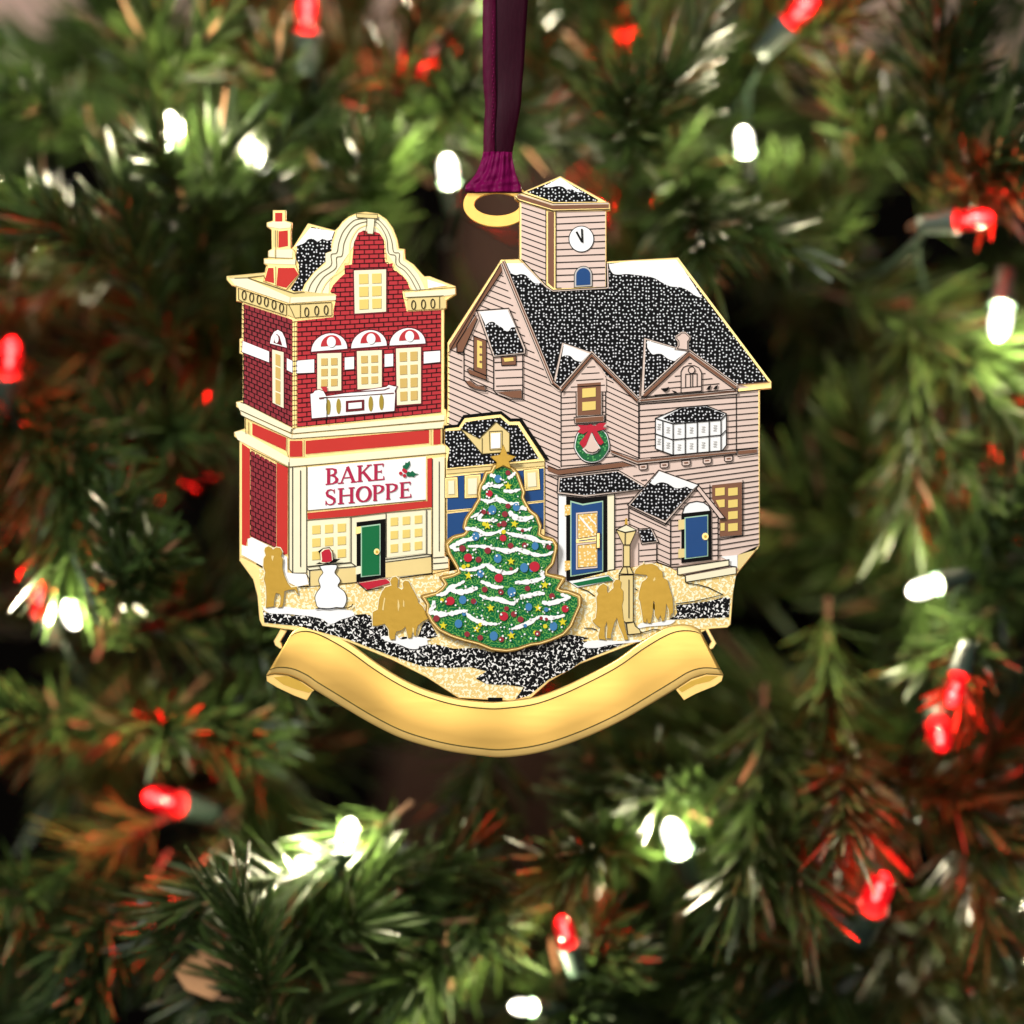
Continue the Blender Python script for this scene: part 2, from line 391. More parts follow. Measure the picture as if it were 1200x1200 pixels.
# hand placed tufts, nearest first
for t in ((150, 330, .055, (-.3, -.6, .6), 0), (60, 290, .07, (-1, -.3, .15), 1), (235, 290, .06, (.2, -.7, .55), 2), (440, 250, .07, (.35, -.6, .7), 3), (330, 350, .075, (.6, -.5, .6), 4),
          (740, 150, .06, (.1, -.6, .7), 2), (830, 230, .06, (.3, -.8, -.35), 0), (700, 90, .08, (-.3, -.5, .7), 4), (1010, 160, .07, (.2, -.6, .5), 5), (1120, 120, .06, (.1, -.5, .8), 1), (1160, 210, .06, (.5, -.6, .3), 3),
          (950, 290, .08, (-.3, -.7, .3), 3), (1090, 480, .065, (.1, -.5, -.8), 0), (1130, 380, .07, (.7, -.5, -.2), 2),
          (1110, 590, .07, (.2, -.5, -.7), 5), (1130, 740, .055, (-.6, -.5, -.5), 3), (1170, 640, .06, (.6, -.6, .4), 1), (960, 860, .055, (-.1, -.5, -.9), 2), (840, 900, .06, (-.8, -.5, -.1), 0), (900, 960, .055, (0, -.4, -1), 4),
          (760, 920, .065, (-.4, -.7, .2), 1), (1150, 900, .06, (.9, -.4, .3), 5), (1120, 980, .06, (.5, -.6, -.5), 0), (1080, 1120, .07, (-.3, -.6, -.6), 3), (1180, 1130, .06, (.6, -.5, .2), 1),
          (700, 1010, .06, (-.5, -.7, -.3), 5), (560, 1010, .065, (-.1, -.5, -.9), 2), (440, 1060, .05, (.8, -.5, .1), 0), (380, 1110, .05, (.9, -.4, .35), 4), (520, 1130, .055, (-.7, -.5, -.4), 1), (660, 1150, .055, (.2, -.8, .2), 3),
          (820, 1130, .065, (.2, -.5, -.8), 5), (950, 1090, .075, (-.6, -.5, -.5), 2), (330, 960, .075, (.3, -.6, -.7), 4), (250, 1060, .06, (-.2, -.5, -.8), 3), (120, 1130, .055, (-.4, -.5, -.7), 0), (285, 1165, .033, (-.5, -.15, .8), 5), (345, 1060, .04, (-.7, -.2, -.6), 2), (130, 50, .09, (-.3, -.4, .8), 2), (290, 40, .09, (.3, -.4, .8), 0), (400, 30, .1, (-.2, -.5, .8), 4), (40, 1020, .06, (-.8, -.5, -.3), 2),
          (60, 840, .065, (-.8, -.5, .1), 5), (210, 830, .06, (.4, -.6, .1), 3), (150, 680, .05, (.3, -.6, .6), 1), (260, 760, .06, (.8, -.5, -.2), 0), (100, 560, .06, (.6, -.5, -.6), 4), (200, 500, .075, (.2, -.7, .3), 2), (60, 440, .08, (-.5, -.6, -.3), 0),
          (80, 120, .075, (-.6, -.5, .5), 3), (210, 80, .07, (.2, -.5, .8), 5), (330, 120, .075, (.3, -.7, .3), 1), (470, 60, .07, (.2, -.5, .8), 0), (540, 130, .08, (.6, -.6, .1), 2), (650, 30, .085, (.2, -.4, 1), 1), (900, 80, .09, (.5, -.5, .5), 2)):
    add_branch(t[0], t[1], t[2], t[3], t[4], rt.uniform(0.85, 1.05), rt.uniform(0, 6))
# deeper layers: the dim inside of the tree
n = 0
for gy in range(5):
    for gx in range(7):
        px = -60+gx*220+rt.uniform(-60, 60)+(95 if gy % 2 else 0); py = 80+gy*265+rt.uniform(-60, 60)
        if py < 60: py = 90
        d = Vector((rt.uniform(-1, 1), rt.uniform(-.7, -.1), rt.uniform(-.8, .7)))
        add_branch(px, py, rt.uniform(.09, .14), d, rt.randrange(6), rt.uniform(1.1, 1.5), rt.uniform(0, 6)); n += 1
def tube(name, q, rad, mat, parent, seg=8, smooth=True):
    V, F = [], []; n = len(q); rads = rad if isinstance(rad, (list, tuple)) else [rad]*n
    prev = None
    for i, c in enumerate(q):
        t = (q[min(i+1, n-1)]-q[max(i-1, 0)]).normalized()
        u = t.orthogonal().normalized() if prev is None else (prev-t*prev.dot(t)).normalized(); prev = u; v = t.cross(u)
        for k in range(seg): a = k*2*math.pi/seg; V.append(tuple(c+(u*math.cos(a)+v*math.sin(a))*rads[i]))
    for i in range(n-1):
        for k in range(seg): a = i*seg+k; b = i*seg+(k+1) % seg; F.append((a, b, b+seg, a+seg))
    F.append(tuple(range(seg))[::-1]); F.append(tuple((n-1)*seg+k for k in range(seg)))
    me = bpy.data.meshes.new(name); me.from_pydata(V, [], F); me.materials.append(MATS[mat])
    for p in me.polygons: p.use_smooth = smooth
    ob = bpy.data.objects.new(name, me); COL.objects.link(ob); ob.parent = parent; return ob
tr = tube('trunk', [Vector((0.01*math.sin(i), 0, i*0.06-0.1)) for i in range(13)], [0.03-0.001*i for i in range(13)], 'bark', tree, 14)

# ------------------------------------------------------------------ string lights
def lampmat(name, col, k, mixf):
    m = bpy.data.materials.new(name); m.use_nodes = True; MATS[name] = m; nt = m.node_tree; nt.nodes.clear()
    out = nt.nodes.new('ShaderNodeOutputMaterial'); e = nt.nodes.new('ShaderNodeEmission'); e.inputs[0].default_value = (*col, 1); e.inputs[1].default_value = k
    t = nt.nodes.new('ShaderNodeBsdfTransparent'); t.inputs[0].default_value = (*[0.3+0.7*c for c in col], 1)
    g = nt.nodes.new('ShaderNodeBsdfGlossy'); g.inputs['Roughness'].default_value = 0.15
    m1 = nt.nodes.new('ShaderNodeMixShader'); m1.inputs[0].default_value = mixf; nt.links.new(t.outputs[0], m1.inputs[1]); nt.links.new(e.outputs[0], m1.inputs[2])
    m2 = nt.nodes.new('ShaderNodeMixShader'); m2.inputs[0].default_value = 0.06; nt.links.new(m1.outputs[0], m2.inputs[1]); nt.links.new(g.outputs[0], m2.inputs[2])
    nt.links.new(m2.outputs[0], out.inputs[0])
lampmat('glass_red', (1.0, 0.010, 0.018), 1.0, 0.55); lampmat('glass_white', (1.0, 0.95, 0.80), 6, 0.5)
lampmat('filament_red', (1.0, 0.42, 0.38), 9.0, 1.0); lampmat('filament_white', (1.0, 0.97, 0.9), 30.0, 1.0)
simple('socket_green', (0.02, 0.04, 0.028), 0.5, spec=0.5); simple('cable_green', (0.012, 0.022, 0.014), 0.4)
bulbs = []
def bulb(px, py, depth, ang, toward, col, label, rad=13, energy=1.0, unlit=False):
    """mini light; ang = direction of its tip in the picture plane in degrees (0 right, 90 up)"""
    a = math.radians(ang); d = Vector((math.cos(a), -toward, math.sin(a))).normalized()
    depth += 0.012; c = put_at(px, py, depth); R = rad*S*(D+depth)/D
    o = bpy.data.objects.new('string_light', None); COL.objects.link(o); o.location = c-d*R*2.2
    o.rotation_mode = 'QUATERNION'; o.rotation_quaternion = d.to_track_quat('Z', 'Y')
    o['label'] = label; o['category'] = 'light bulb'; o['group'] = 'red and white string lights in the tree'
    def lathe(name, prof, mat):
        return tube(name, [Vector((0, 0, z*R)) for r_, z in prof], [max(r_, 0.01)*R for r_, z in prof], mat, o, 16)
    lathe('glass', ((.45, .25), (.75, .6), (.95, 1.2), (1, 1.9), (.95, 2.6), (.8, 3.2), (.5, 3.65), (.2, 3.85), (.02, 3.9)), 'glass_'+col)
    lathe('filament', ((.05, .9), (.22, 1.2), (.3, 1.6), (.12, 1.9), (.12, 2.1), (.3, 2.3), (.22, 2.7), (.05, 2.9)), 'filament_'+col)
    lathe('socket', ((.5, -3.4), (.85, -3.3), (.95, -2.4), (1.05, -1.2), (1.2, -.1), (1.22, .3), (1.0, .4), (.5, .42)), 'socket_green')
    l = bpy.data.lights.new('glow', 'POINT'); l.shadow_soft_size = R*0.9; l.color = (1, 0.93, 0.68) if col == 'white' else (1, 0.012, 0.012)
    l.energy = energy*(0.30 if col == 'white' else 0.15); lo = bpy.data.objects.new('glow', l); COL.objects.link(lo); lo.parent = o; lo.location = (0, 0, R*2)
    bulbs.append((c-d*R*5.4)); return o
W = (
 (197, 150, .036, 80, .4, 'white', 'white glowing bulb standing upright at upper left', 12, 1.0),
 (300, 183, .045, 125, .6, 'white', 'white glowing bulb leaning left above the bakery chimney', 13, 1.0),
 (525, 197, .05, 95, .8, 'white', 'white glowing bulb just left of the ribbon', 11, 0.8),
 (872, 163, .05, 100, .8, 'white', 'white glowing bulb at upper right of the clock tower', 10, 0.9),
 (1172, 380, .045, 260, .4, 'white', 'white glowing bulb at the right edge beside the roof', 13, 0.9),
 (1080, 690, .034, 195, .5, 'white', 'white glowing bulb right of the pink house steps', 12, 1.0),
 (85, 724, .034, 300, 1.2, 'white', 'white glowing bulb touching the red one at left', 11, 1.0),
 (408, 975, .026, 75, .6, 'white', 'larger white glowing bulb below the left end of scroll', 12, 0.9),
 (357, 1013, .028, 130, 1.4, 'white', 'smaller white glowing bulb low down, left of a larger one', 10, 0.7),
 (790, 978, .034, 110, .7, 'white', 'white glowing bulb below the right end of scroll', 14, 1.1),
 (610, 1180, .03, 170, .9, 'white', 'white glowing bulb at the bottom edge under the scroll', 10, 0.9),
 (-25, 235, .07, 0, .6, 'white', 'white bulb glowing just past the left edge', 10, 1.0),
 (1215, 1060, .06, 180, .6, 'white', 'white bulb glowing just past the lower right edge', 10, 0.8),
 (360, 10, .045, 88, .4, 'red', 'red bulb with long green socket at the top left', 14, 0.9),
 (495, 76, .06, 110, 1.0, 'red', 'red bulb left of the ribbon near the top', 12, 0.8),
 (732, 44, .07, 120, 1.3, 'red', 'small red bulb right of the ribbon near the top', 8, 0.6),
 (943, 8, .045, 45, .3, 'red', 'red bulb on slanting socket at the top right', 14, 0.8),
 (1145, 256, .034, 5, .5, 'red', 'red bulb lying sideways near the right edge', 13, 0.9),
 (12, 415, .045, 80, .5, 'red', 'red bulb cut by the left edge beside the bakery', 14, 1.1),
 (46, 697, .045, 100, .9, 'red', 'red bulb touching the white one at left', 14, 1.2),
 (188, 937, .045, 160, .9, 'red', 'red bulb glowing alone in the lower left', 15, 1.4),
 (1118, 812, .024, 250, .5, 'red', 'upper red bulb of the close pair at right', 12, 0.8),
 (1102, 865, .028, 270, 1.6, 'red', 'lower red bulb of the close pair at right', 14, 1.0),
 (1030, 1042, .026, 75, .9, 'red', 'large red bulb glowing in the lower right', 17, 1.1),
 (661, 1088, .028, 105, .6, 'red', 'red bulb centred below the scroll', 12, 0.4),
 (246, 478, .10, 90, 1.0, 'red', 'dim red bulb deep in the branches beside the bakery', 12, 1.2),
 (1206, 530, .06, 90, 1.0, 'red', 'red bulb cut by the right edge beside the house', 12, 0.7),
 (590, 800, .09, 200, 1.0, 'red', 'red bulb hidden behind the scroll gap', 9, 0.3),
 (560, -25, .08, 250, 1.0, 'white', 'white bulb glowing above the top edge by the ribbon', 10, 1.0),
 (1130, 90, .11, 250, 1.0, 'white', 'white bulb deep in the branches at top right', 9, 0.9),
 (700, 250, .10, 90, 1.0, 'red', 'red bulb hidden behind the clock tower', 9, 0.8),
)
for t in W: bulb(*t)
# two twisted wires wander from socket to socket
order = []; left_ = bulbs[:]; cur = left_.pop(0); order.append(cur)
while left_:
    j = min(range(len(left_)), key=lambda i: (left_[i]-cur).length); cur = left_.pop(j); order.append(cur)
rc = random.Random(8); path = []
for i in range(len(order)-1):
    a, b = order[i], order[i+1]
    for k in range(10):
        t = k/10; sag = Vector((0, 0.035, -0.012))*math.sin(math.pi*t); path.append(a.lerp(b, t)+sag+Vector((0.0015*math.cos(k*2.2), 0.0015*math.sin(k*2.2), 0.0015*math.sin(k*1.3))))
cab = tube('light_cable', path, 0.0005, 'cable_green', None, 6)
cab['label'] = 'thin dark green cable threaded through the branches between the bulbs'; cab['category'] = 'cable'

# a tan piece of wood caught between the branches
rw = random.Random(4); wv, wf = [], []
wpts = [(205, 1140), (225, 1118), (262, 1105), (300, 1098), (330, 1100), (322, 1122), (300, 1140), (268, 1152), (250, 1172), (218, 1160)]
for dd in (0.034, 0.040):
    for q in wpts: wv.append(tuple(put_at(q[0], q[1], dd+rw.uniform(-.001, .001))))
nn = len(wpts); wf = [tuple(range(nn))[::-1], tuple(range(nn, 2*nn))]+[(i, (i+1) % nn, nn+(i+1) % nn, nn+i) for i in range(nn)]
simple('wood_tan', (0.42, 0.22, 0.10), 0.7, 60)
me = bpy.data.meshes.new('wood_chip'); me.from_pydata(wv, [], wf); me.materials.append(MATS['wood_tan']); wo = bpy.data.objects.new('wood_chip', me); COL.objects.link(wo)
wo['label'] = 'pale tan wooden piece between the branches at the lower left'; wo['category'] = 'wood'
# ------------------------------------------------------------------ the ornament
orn = bpy.data.objects.new('hanging_ornament', None); COL.objects.link(orn); orn.empty_display_size = 0.01
orn.location = ((600-600)*S, 0, (600-888)*S); orn['wl'] = tuple(orn.location)
orn['label'] = 'gold and enamel village ornament with brick bakery and pink clapboard house over a blank scroll'
orn['category'] = 'ornament'
H0 = 0      # brass face level of the rear plates

# ---- bakery
bk = Piece()
bout = pts('A 92,560 360,535 370,490 355,475 355,437 385,435 385,385 410,370 408,240 375,215 375,185 418,172 418,98 510,98 510,172 555,185 555,220 548,240 548,365 565,350 665,188 855,238 880,215 905,178 950,142 1010,116 '
           'B 350,108 440,120 500,160 545,222 575,300 587,365 627,370 632,440 690,478 740,535 765,562 800,560 985,632 988,690 922,732 922,788 905,797 905,600 920,602 925,700 895,740 892,838 940,858 940,900 '
           'F 915,0 915,680 940,690 940,770 E 560,900 E 182,705 E 182,580 C 182,815 145,790 145,757 220,732 218,650 190,632 188,600 160,582 158,545 205,535 205,215 182,205 182,103 198,95 A 200,748 160,738 160,640 128,630 92,588')
bout = [p for p in bout]
# correct: front face of the gable is reached in frame D/B, the column in frame F
bout = (pts('A 92,560 360,535 370,490 355,475 355,437 385,435 385,385 410,370 408,240 375,215 375,185 418,172 418,98 510,98 510,172 555,185 555,220 548,240 548,365 565,350 665,188 855,238 880,215 905,178 950,142 1010,116')
        + pts('B 350,108 440,120 500,160 545,222 575,300 587,365 627,370 632,440 690,478 740,535 765,562 800,560 985,632 988,690 922,732 922,788 905,797')
        + pts('D 905,590 920,602 925,700 895,740 892,838 940,858 940,900 918,960 F 915,200 915,680 940,690 940,770 500,870 E 600,920 182,705')
        + pts('C 182,815 145,790 145,757 220,732 218,650 190,632 188,600 160,582 158,545 205,535 205,215 182,205 182,103 198,95 A 200,748 160,738 160,640 128,630 92,588'))
bk.plate(bout, 'brass', 0, 13, 'brass_edge')
side_wall = pts('A 215,757 555,868 C 555,722 212,550')
front_wall = (pts('A 590,878 845,850 845,800') + pts('B 140,740 110,680 102,670 122,628 165,580 205,545 205,487 255,480 262,400 268,330 300,258 340,240 405,268 412,248 450,262 480,310 492,370 498,465 545,470 545,508 600,548 640,590 668,655 612,662 617,715 640,812 882,800 D 882,620') + pts('C 590,722'))
mould = (pts('A 640,668 660,610 715,535 790,478 790,402 832,388 846,330 870,248 905,197 958,152 1015,132') + pts('B 350,124 430,137 490,178 530,237 560,310 572,378 613,386 615,450 672,492 722,550 755,618 770,655 690,668 500,400 300,300 100,600 90,690'))
B = bk
B.prism(pts('A 590,350 690,215 855,250 830,330 830,385 788,400 788,460 700,540 640,620 622,665 570,670 540,655 602,560 600,480 580,430'), 'roof_black', 1.0)
snow = spline(pts('A 830,305 800,312 770,300 735,318 700,300 665,305 640,330 600,345 572,356'), 5)
B.prism(snow+pts('A 682,222 852,246'), 'snow', 1.8)
B.prism(mould, 'cream', 1.2)
for g in ('A 668,668 690,612 745,545 828,486 828,412 868,398 882,330 908,258 948,205 990,170 1030,160|B 380,148 430,160 475,200 510,250 535,320 548,392 588,402 588,462 640,505 690,565 725,625 735,652',
          'A 712,690 735,630 780,565 862,505 866,432 905,418 918,335 950,262 985,215 1030,190 1080,178|B 380,172 430,186 468,230 500,300 512,400 560,418 566,480 620,520 665,575 700,640 708,655'):
    a, b_ = g.split('|')
    B.line(spline(pts(a)+pts(b_), 4), 'ink_olive', 2.0, 0.8)
B.line(spline(pts('A 755,690 780,630 830,570 910,512 918,470 950,460 960,335 985,275 1020,228 1070,205')+pts('B 380,205 430,225 460,262 485,320 494,462 545,468 545,508 600,548 640,590 668,655'), 4), 'brass', 2.1, 1.2)
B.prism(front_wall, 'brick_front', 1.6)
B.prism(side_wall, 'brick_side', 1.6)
# mortar lines
fq = [pts('B -132,120')[0], pts('B 882,110')[0], pts('D 882,618')[0], pts('C 590,722')[0]]
B.lines(patch_lines(fq, 45, front_wall, 15), 'ink', 2.3, 0.62)
sq = [pts('A 215,757')[0], pts('A 555,868')[0], pts('C 555,722')[0], pts('C 212,550')[0]]
B.lines(patch_lines(sq, 21, side_wall, 9), 'ink', 2.3, 0.62)
B.line(pts('A 572,878 C 572,722'), 'brass', 2.8, 3.4)
B.line(pts('A 572,878 C 572,722'), 'ink_olive', 3.2, 0.5)
for k in range(22):
    y = 377+k*5.75
    B.line([(342.8, y+0.6), (348.6, y)], 'ink', 3.6, 0.7); B.line([(282.3, y-20+k*-0.3), (286.5, y-18.6-k*0.3)], 'ink', 2.6, 0.7)
# cornice
B.prism(pts('A 102,566 350,541 360,556 250,572 560,672 850,685 870,700 530,712'), 'cream_dark', 2.0)
B.prism(pts('A 118,580 240,578 540,712 535,752 150,625'), 'cream', 2.6)
B.prism(pts('A 543,712 862,700 862,730 543,752'), 'cream', 2.6)
B.line(pts('A 245,572 355,560 375,600'), 'ink_olive', 3.4, 0.8)
B.line(pts('A 150,577 240,574 565,682 640,672'), 'ink_olive', 3.4, 0.7)
B.prism(pts('A 175,650 515,762 515,838 175,730'), 'cream_dark', 2.2)
B.prism(pts('A 520,762 612,760 612,850 575,855 520,835'), 'cream_dark', 2.3)
B.prism(pts('A 615,760 832,748 832,840 615,850'), 'cream_dark', 2.2)
B.line(pts('A 172,645 515,762 612,758 835,745'), 'ink_olive', 3.4, 0.8)
B.line(pts('A 175,650 178,725 200,738 515,840'), 'ink_olive', 3.4, 0.8)
B.line(pts('A 515,762 515,838'), 'ink_olive', 3.5, 0.7); B.line(pts('A 612,762 612,850'), 'ink_olive', 3.5, 0.7)
B.line(pts('A 575,856 835,840 835,752'), 'ink_olive', 3.6, 0.7); B.line(pts('A 530,762 552,805 570,848'), 'ink_olive', 3.6, 0.7)
for (fr, lst) in (('A', '217,697 270,712 322,727 373,743 427,763 480,785 657,815 727,805 793,800'), ('B', '688,765 757,760 823,755')):
    for (x, y) in pts(fr+' '+lst):
        pass
ov = pts('A 217,697 270,712 322,727 373,743 427,763 480,785 657,815 727,805 793,800')+pts('B 688,765 757,760 823,755')
B.prism(pts('B 640,712 868,698 868,790 645,802'), 'cream_dark', 2.2)
for (x, y) in ov: B.line(ell(x, y, 2.3, 5.2, 14), 'ink', 3.5, 0.85, closed=True)
B.prism(pts('B 872,700 915,728 915,786 872,790'), 'cream_dark', 2.2); B.line(pts('B 870,700 870,790'), 'ink_olive', 3.5, 0.7)
B.prism(pts('B 625,680 980,652 980,690 900,702 630,710'), 'cream', 2.6)
B.line(pts('B 612,668 985,642'), 'ink_olive', 3.3, 0.8); B.line(pts('B 640,712 900,700'), 'ink_olive', 3.4, 0.8)
B.line(pts('B 615,665 622,715 645,725'), 'brass', 3.0, 1.6)
B.line(pts('B 645,808 900,795'), 'ink_olive', 3.4, 0.6)
B.prism(pts('B 785,585 925,628 790,648'), 'snow', 2.0)
# keystone
B.prism(pts('B 285,122 437,128 435,158 288,150'), 'cream_dark', 3.0); B.line(pts('B 285,122 437,128 435,158 288,150'), 'ink_olive', 3.6, 0.6, closed=True)
B.prism(pts('B 360,158 415,158 402,265 365,262'), 'cream', 3.2); B.line(pts('B 360,158 358,210 350,262 405,270 412,210 415,158'), 'ink_olive', 4.2, 0.7)
# storey belt
for q, m in (('C 162,548 200,550 558,733 556,765 190,612', 'cream'), ('C 192,612 552,775 552,803 200,640', 'cream'), ('C 562,735 D 905,638 905,672 C 562,768', 'cream'),
             ('C 556,777 D 905,684 890,728 C 556,803', 'cream'), ('C 150,758 200,748 535,940 532,1000 172,812', 'cream'), ('C 537,942 645,942 D 885,850 935,862 935,900 C 537,1000', 'cream')):
    B.prism(pts(q), m, 2.4)
B.line(pts('C 190,605 552,770 D 905,678'), 'ink_olive', 3.3, 0.8); B.line(pts('C 222,655 550,806 D 905,732'), 'ink_olive', 3.3, 0.7)
B.line(pts('C 545,765 550,740 575,728'), 'ink_olive', 3.6, 0.8)
B.line(pts('C 262,875 525,1005 D 920,908'), 'ink_olive', 3.4, 0.9)
for q in ('C 275,695 512,797 512,888 275,778', 'C 538,820 627,820 627,930 538,932', 'C 650,820 D 797,742 797,836 C 650,913', 'D 828,740 878,733 878,842 828,848', 'C 202,838 258,878 E 258,545 238,545 232,600 202,585',
          'C 447,972 525,1008 E 522,655 495,662 480,620 447,600'):
    B.prism(pts(q), 'red', 2.2)
B.line(pts('C 228,660 230,770'), 'ink_olive', 3.0, 0.7); B.line(pts('C 252,690 252,775'), 'ink_olive', 3.0, 0.7); B.line(pts('C 238,670 238,755'), 'brass', 2.6, 1.2)
for q in ('C 520,800 520,900 C 530,935', 'C 640,815 640,935', 'D 812,740 812,850', 'D 890,735 890,840'): B.line(pts(q), 'ink_olive', 3.0, 0.6)
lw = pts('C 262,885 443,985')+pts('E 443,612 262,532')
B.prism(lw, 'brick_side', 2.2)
lq = [pts('C 262,885')[0], pts('C 443,972')[0], pts('E 443,612')[0], pts('E 262,520')[0]]
B.lines(patch_lines(lq, 17, lw, 5), 'ink', 2.8, 0.6)
for k in range(6): B.line([(294+k*5.6, 526.2+k*2.75), (294+k*5.6, 529.6+k*2.75)], 'brass', 3.4, 1.0)
# shop column, storefront
B.prism(pts('E 535,45 655,45 655,790 558,785 532,760'), 'cream', 2.2)
for q in ('E 532,10 532,760 560,790 655,788', 'E 558,45 558,785', 'E 614,68 614,745', 'E 657,40 657,790'): B.line(pts(q), 'ink', 3.2, 0.8)
B.prism(pts('E 660,405 F 812,335 812,790 490,832 290,855 E 675,888 660,760'), 'cream', 2.0)
B.prism(pts('F 820,-15 905,-30 905,668 930,680 932,752 825,768'), 'cream', 2.3)
for q in ('F 820,-15 820,795', 'F 868,5 868,635', 'F 825,682 905,675', 'F 825,722 930,715', 'F 825,768 935,758', 'F 912,-20 912,640'): B.line(pts(q), 'ink' if q[2] != '9' else 'ink_olive', 3.3, 0.75)
B.prism(pts('E 663,368 F 782,282 782,-15 818,-20 818,325 570,352 485,362 265,388 E 665,412'), 'red', 2.8)
B.line(pts('E 660,418 965,394 F 265,392 F 485,366 812,336'), 'ink_olive', 3.4, 0.8)
B.line(pts('F 782,-15 782,285'), 'brass', 3.5, 0.8)
for q in ('E 968,395 968,715 1010,745', 'E 655,745 968,715', 'E 675,770 750,762 1005,742', 'E 660,755 678,775 680,888 755,880', 'E 890,865 1010,855', 'F 495,370 495,680', 'F 780,345 780,655 F 820,662', 'F 490,692 F 785,655', 'F 490,712 815,670',
          'F 590,822 820,792', 'F 815,655 820,800'):
    B.line(pts(q), 'ink', 3.3, 0.8)
B.prism(pts('E 684,778 1005,752 1005,852 684,880'), 'cream_dark', 2.7)
B.prism(pts('F 492,718 812,678 812,788 492,822'), 'cream_dark', 2.7)
B.prism(pts('E 200,592 243,600 243,550 272,537 480,640 500,665 520,675 522,785 570,792 655,795 672,868 590,885 520,850 350,742 200,660'), 'snow', 3.0)
B.line(pts('E 305,725 350,748'), 'ink', 3.6, 0.9); B.line(pts('E 600,886 675,880'), 'ink', 3.7, 0.8)
B.line(pts('E 655,795 675,830 680,888'), 'ink', 3.7, 0.8)
bake = B.build('brick_bakery', orn)

# white stone bands
p = Piece()
for q in ('C 208,118 393,192 393,268 203,195', 'C 518,240 558,258 558,342 518,322', 'C 586,258 710,247 710,340 586,345', 'D 205,235 270,230 270,315 205,320', 'D 485,212 545,208 545,295 485,300', 'D 760,195 875,187 875,265 760,277'):
    if q[0] != 'X':
        p.prism(offset(pts(q), 0.5), 'maroon', 2.9); p.prism(pts(q), 'snow', 3.5)
p.build('stone_band', bake)
# chimney
p = Piece()
for q, m in (('A 436,118 486,118 486,182 436,182', 'red'), ('A 385,192 420,180 510,180 550,195 540,222 470,230 385,215', 'cream'), ('A 422,240 442,240 442,358 422,352', 'cream_dark'), ('A 462,248 524,242 526,350 460,362', 'red'),
             ('A 392,385 432,375 432,432 390,425', 'cream'), ('A 440,378 560,375 556,435 440,435', 'cream'), ('A 360,447 580,445 575,482 362,475', 'cream'), ('A 388,505 424,505 428,612 362,595', 'red'), ('A 456,505 572,505 600,550 515,645 446,628', 'red')):
    p.prism(pts(q), m, 4.2)
p.plate(pts('A 418,98 510,98 510,172 555,185 555,220 548,240 548,365 575,380 585,440 583,485 608,550 515,662 350,600 380,490 355,478 355,437 385,435 385,385 410,370 408,240 375,215 375,185 418,172'), 'brass', 3.2, 4)
for q in ('A 440,240 440,440', 'A 453,240 453,360', 'A 440,495 440,630', 'A 385,432 560,438'): p.line(pts(q), 'ink_olive', 4.9, 0.6)
p.build('chimney', bake)
# windows
p = Piece(); window(p, pts('B 270,523 495,515 495,812 275,826'), 2, 3, 3.0, mx=.15, my=.09, gx=.12, gy=.07); p.build('window', bake)
for (l, r, hh, wq, rows, mat) in ((pts('C 690,193')[0], pts('C 942,172')[0], 19.5, pts('C 732,207 900,202 900,465 732,475'), 3, 'pane_dim'),
                                  (pts('B 250,1070')[0], pts('B 500,1050')[0], 19.5, pts('D 290,190 465,182 465,448 295,458'), 3, 'pane_dim'),
                                  (pts('B 520,1050')[0], pts('B 772,1035')[0], 19.0, pts('D 565,172 740,162 740,557 572,570'), 4, 'pane_dim')):
    p = Piece(); a = arch(l, r, hh)
    p.prism(offset(a, 1.6), 'maroon', 2.7); p.prism(a, 'snow', 3.2)
    c = ((l[0]+r[0])/2, (l[1]+r[1])/2)
    p.prism(arch((c[0]-10, c[1]-4.2), (c[0]+14, c[1]-6.0), 12.5), 'brick_front', 3.9)
    p.prism(ell(c[0]+2.5, c[1]-9.5, 5.2, 6.2), 'snow', 4.6)
    if rows == 3: window(p, wq, 2, 3, 3.2, mat, mx=.16, my=.13, gx=.14, gy=.09)
    else: window(p, wq, 2, 4, 3.2, mat, mx=.14, my=.07, gx=.14, gy=.07)
    p.build('window', bake)
p = Piece(); a = pts('C 400,135 408,90 428,55 455,40 485,58 505,100 518,165')
p.prism(offset(a, 1.0), 'maroon', 2.7); p.prism(a, 'snow', 3.2); p.prism(pts('C 425,130 432,90 448,68 466,85 485,150'), 'maroon', 3.8); p.prism(ell(324.3, 397.5, 2.4, 4.6), 'snow', 4.4)
q = pts('C 415,178 495,198 495,590 418,552'); p.prism(offset(q, 1), 'maroon', 2.7); p.prism(q, 'cream', 3.3)
for k in range(4): p.prism([(323, 414.5+k*15), (328.6, 416.5+k*15), (328.6, 429.8+k*15), (323, 427.6+k*15)], 'pane_dim', 4.0)
p.build('window', bake)
# balcony
p = Piece(); a = pts('C 685,492 705,485 715,470 745,462 775,472 795,508')+pts('D 498,442 515,428 552,438 570,440 555,470 560,488 553,610')+pts('C 800,652 695,662')
p.prism(offset(a, 0.9), 'maroon', 4.6); p.prism(a, 'snow', 5.4)
p.prism(pts('C 755,440 800,440 803,475 790,480 770,462'), 'brick_front', 6.0)
p.line(pts('C 800,492 D 80,490 480,462 520,448'), 'maroon', 6.2, 0.9); p.line(pts('C 800,515 D 50,517 550,485'), 'maroon', 6.2, 1.1); p.line(pts('C 745,522 778,518'), 'maroon', 6.4, 1.8)
for (x, y) in pts('D 90,583 162,577 388,560 463,550'): p.prism(ell(x, y, 2.7, 9, 16), 'olive', 6.2)
p.prism(pts('D 213,540 342,530 342,605 213,617'), 'maroon', 6.2); p.prism(pts('D 232,556 325,548 325,590 232,598'), 'snow', 7.0)
p.line(pts('C 800,515 800,700'), 'ink', 6.4, 0.7)
p.build('balcony', bake)
